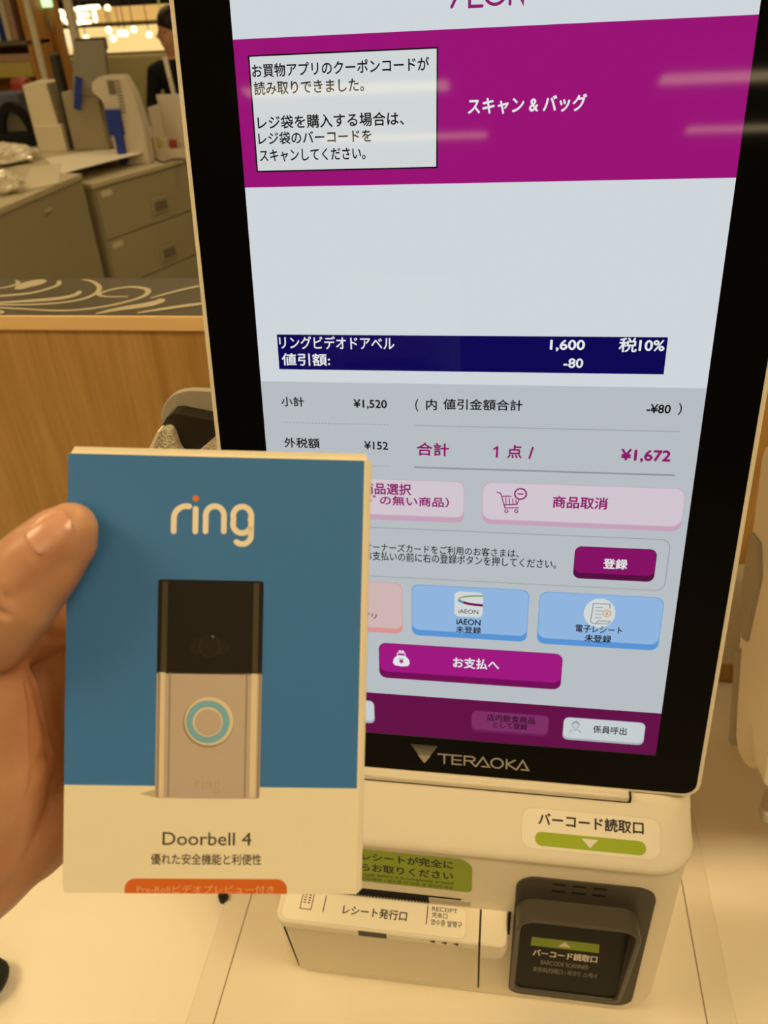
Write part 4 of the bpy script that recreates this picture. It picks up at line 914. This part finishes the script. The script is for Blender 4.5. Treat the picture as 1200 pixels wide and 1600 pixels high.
q = at(330, 24, 7.4); bm = bmesh.new(); p0, p1 = at(247, 32, 6.9), at(262, 22, 6.9); box(bm, p0.x, p1.x, 6.9, 6.93, p0.z, p1.z, bev=.004); box(bm, p0.x + .02, p0.x + .03, 6.91, 6.92, p1.z - .002, CEIL + .02); tag(emit('exit_light', bm, lit('dim_green', (.35, .6, .08), .35)), 'dim green light above the staff member', 'sign')

# staff member in black, mostly hidden by the monitor
Yq = 5.85
hp = at(266, 44, Yq); X0, Z0 = hp.x, hp.z
HBm = bmesh.new()
def ch(pts): chain(HBm, [((X0 + p[0][0], Yq + p[0][1], Z0 + p[0][2]), p[1]) for p in pts])
ch([((0, 0, 0), .088), ((-.008, -.01, -.07), .075), ((0, .01, -.15), .055)])                       # head and neck
ball(HBm, (X0 - .085, Yq - .05, Z0 - .045), .016)
ch([((-.17, .02, -.27), .062), ((0, .02, -.22), .07), ((.17, .02, -.27), .062)])
ch([((0, .02, -.30), .13), ((0, .02, -.48), .125), ((0, .02, -.66), .12), ((0, .02, -.76), .13)])
ch([((-.18, .02, -.27), .058), ((-.23, -.02, -.50), .047), ((-.14, -.22, -.56), .036), ((-.10, -.27, -.56), .026)])
ch([((.18, .02, -.27), .058), ((.23, -.02, -.50), .047), ((.14, -.22, -.56), .036), ((.10, -.27, -.56), .026)])
ch([((-.08, .02, -.78), .085), ((-.09, .02, -Z0 + .48), .06), ((-.09, .03, -Z0 + .07), .042), ((-.09, -.10, -Z0 + .035), .032)])
ch([((.08, .02, -.78), .085), ((.09, .02, -Z0 + .48), .06), ((.09, .03, -Z0 + .07), .042), ((.09, -.10, -Z0 + .035), .032)])
me = bpy.data.meshes.new('figure'); HBm.to_mesh(me); HBm.free(); tmp = bpy.data.objects.new('figure', me); COL.objects.link(tmp)
md = tmp.modifiers.new('r', 'REMESH'); md.mode = 'VOXEL'; md.voxel_size = .012
md = tmp.modifiers.new('s', 'SMOOTH'); md.factor = .5; md.iterations = 6
dg = bpy.context.evaluated_depsgraph_get(); hm2 = bpy.data.meshes.new_from_object(tmp.evaluated_get(dg)); bpy.data.objects.remove(tmp)
t = empty('person', (X0, Yq, 0), 'staff member in black behind the counter, half hidden by the monitor', 'person')
bm = bmesh.new(); bm.from_mesh(hm2); fig = emit('body', bm, [skin, B['blackc']], t, smooth=True)
for p in fig.data.polygons:
    c = sum((fig.data.vertices[i].co for i in p.vertices), Vector()) / len(p.vertices) + Vector((X0, Yq, 0))
    p.material_index = 0 if (c.z > Z0 - .19 or (c.y < Yq - .20 and c.z > .5)) else 1
bm = bmesh.new(); bmesh.ops.create_uvsphere(bm, u_segments=24, v_segments=14, radius=1)
for v_ in list(bm.verts):
    v_.co = Vector((X0 + .01 + v_.co.x * .104, Yq + .022 + v_.co.y * .112, Z0 + .03 + v_.co.z * .112))
emit('hair', bm, B['hair'], t, smooth=True)
bm = bmesh.new(); bmesh.ops.create_uvsphere(bm, u_segments=16, v_segments=10, radius=1)
for v_ in list(bm.verts): v_.co = Vector((X0 + .05 + v_.co.x * .045, Yq + .12 + v_.co.y * .05, Z0 + .02 + v_.co.z * .05))
emit('hair_bun', bm, B['hair'], t, smooth=True)
for ex in (-.058, -.012):
    bm = bmesh.new(); bmesh.ops.create_uvsphere(bm, u_segments=10, v_segments=6, radius=.008, matrix=Matrix.Translation((X0 + ex, Yq - .083, Z0 - .02))); emit('eye', bm, B['hair'], t)
bm = bmesh.new(); loft(bm, [[Vector((X0 + x, Yq + y, Z0 + z)) for x, y, z in q] for q in (((-.07, -.062, -.17), (-.035, -.062, -.17), (-.035, -.052, -.17), (-.07, -.052, -.17)), ((-.03, -.13, -.30), (0, -.13, -.30), (0, -.12, -.30), (-.03, -.12, -.30)), ((-.012, -.13, -.50), (.018, -.13, -.50), (.018, -.12, -.50), (-.012, -.12, -.50)))])
emit('lanyard', bm, B['paper'], t, label='pale neck strap')
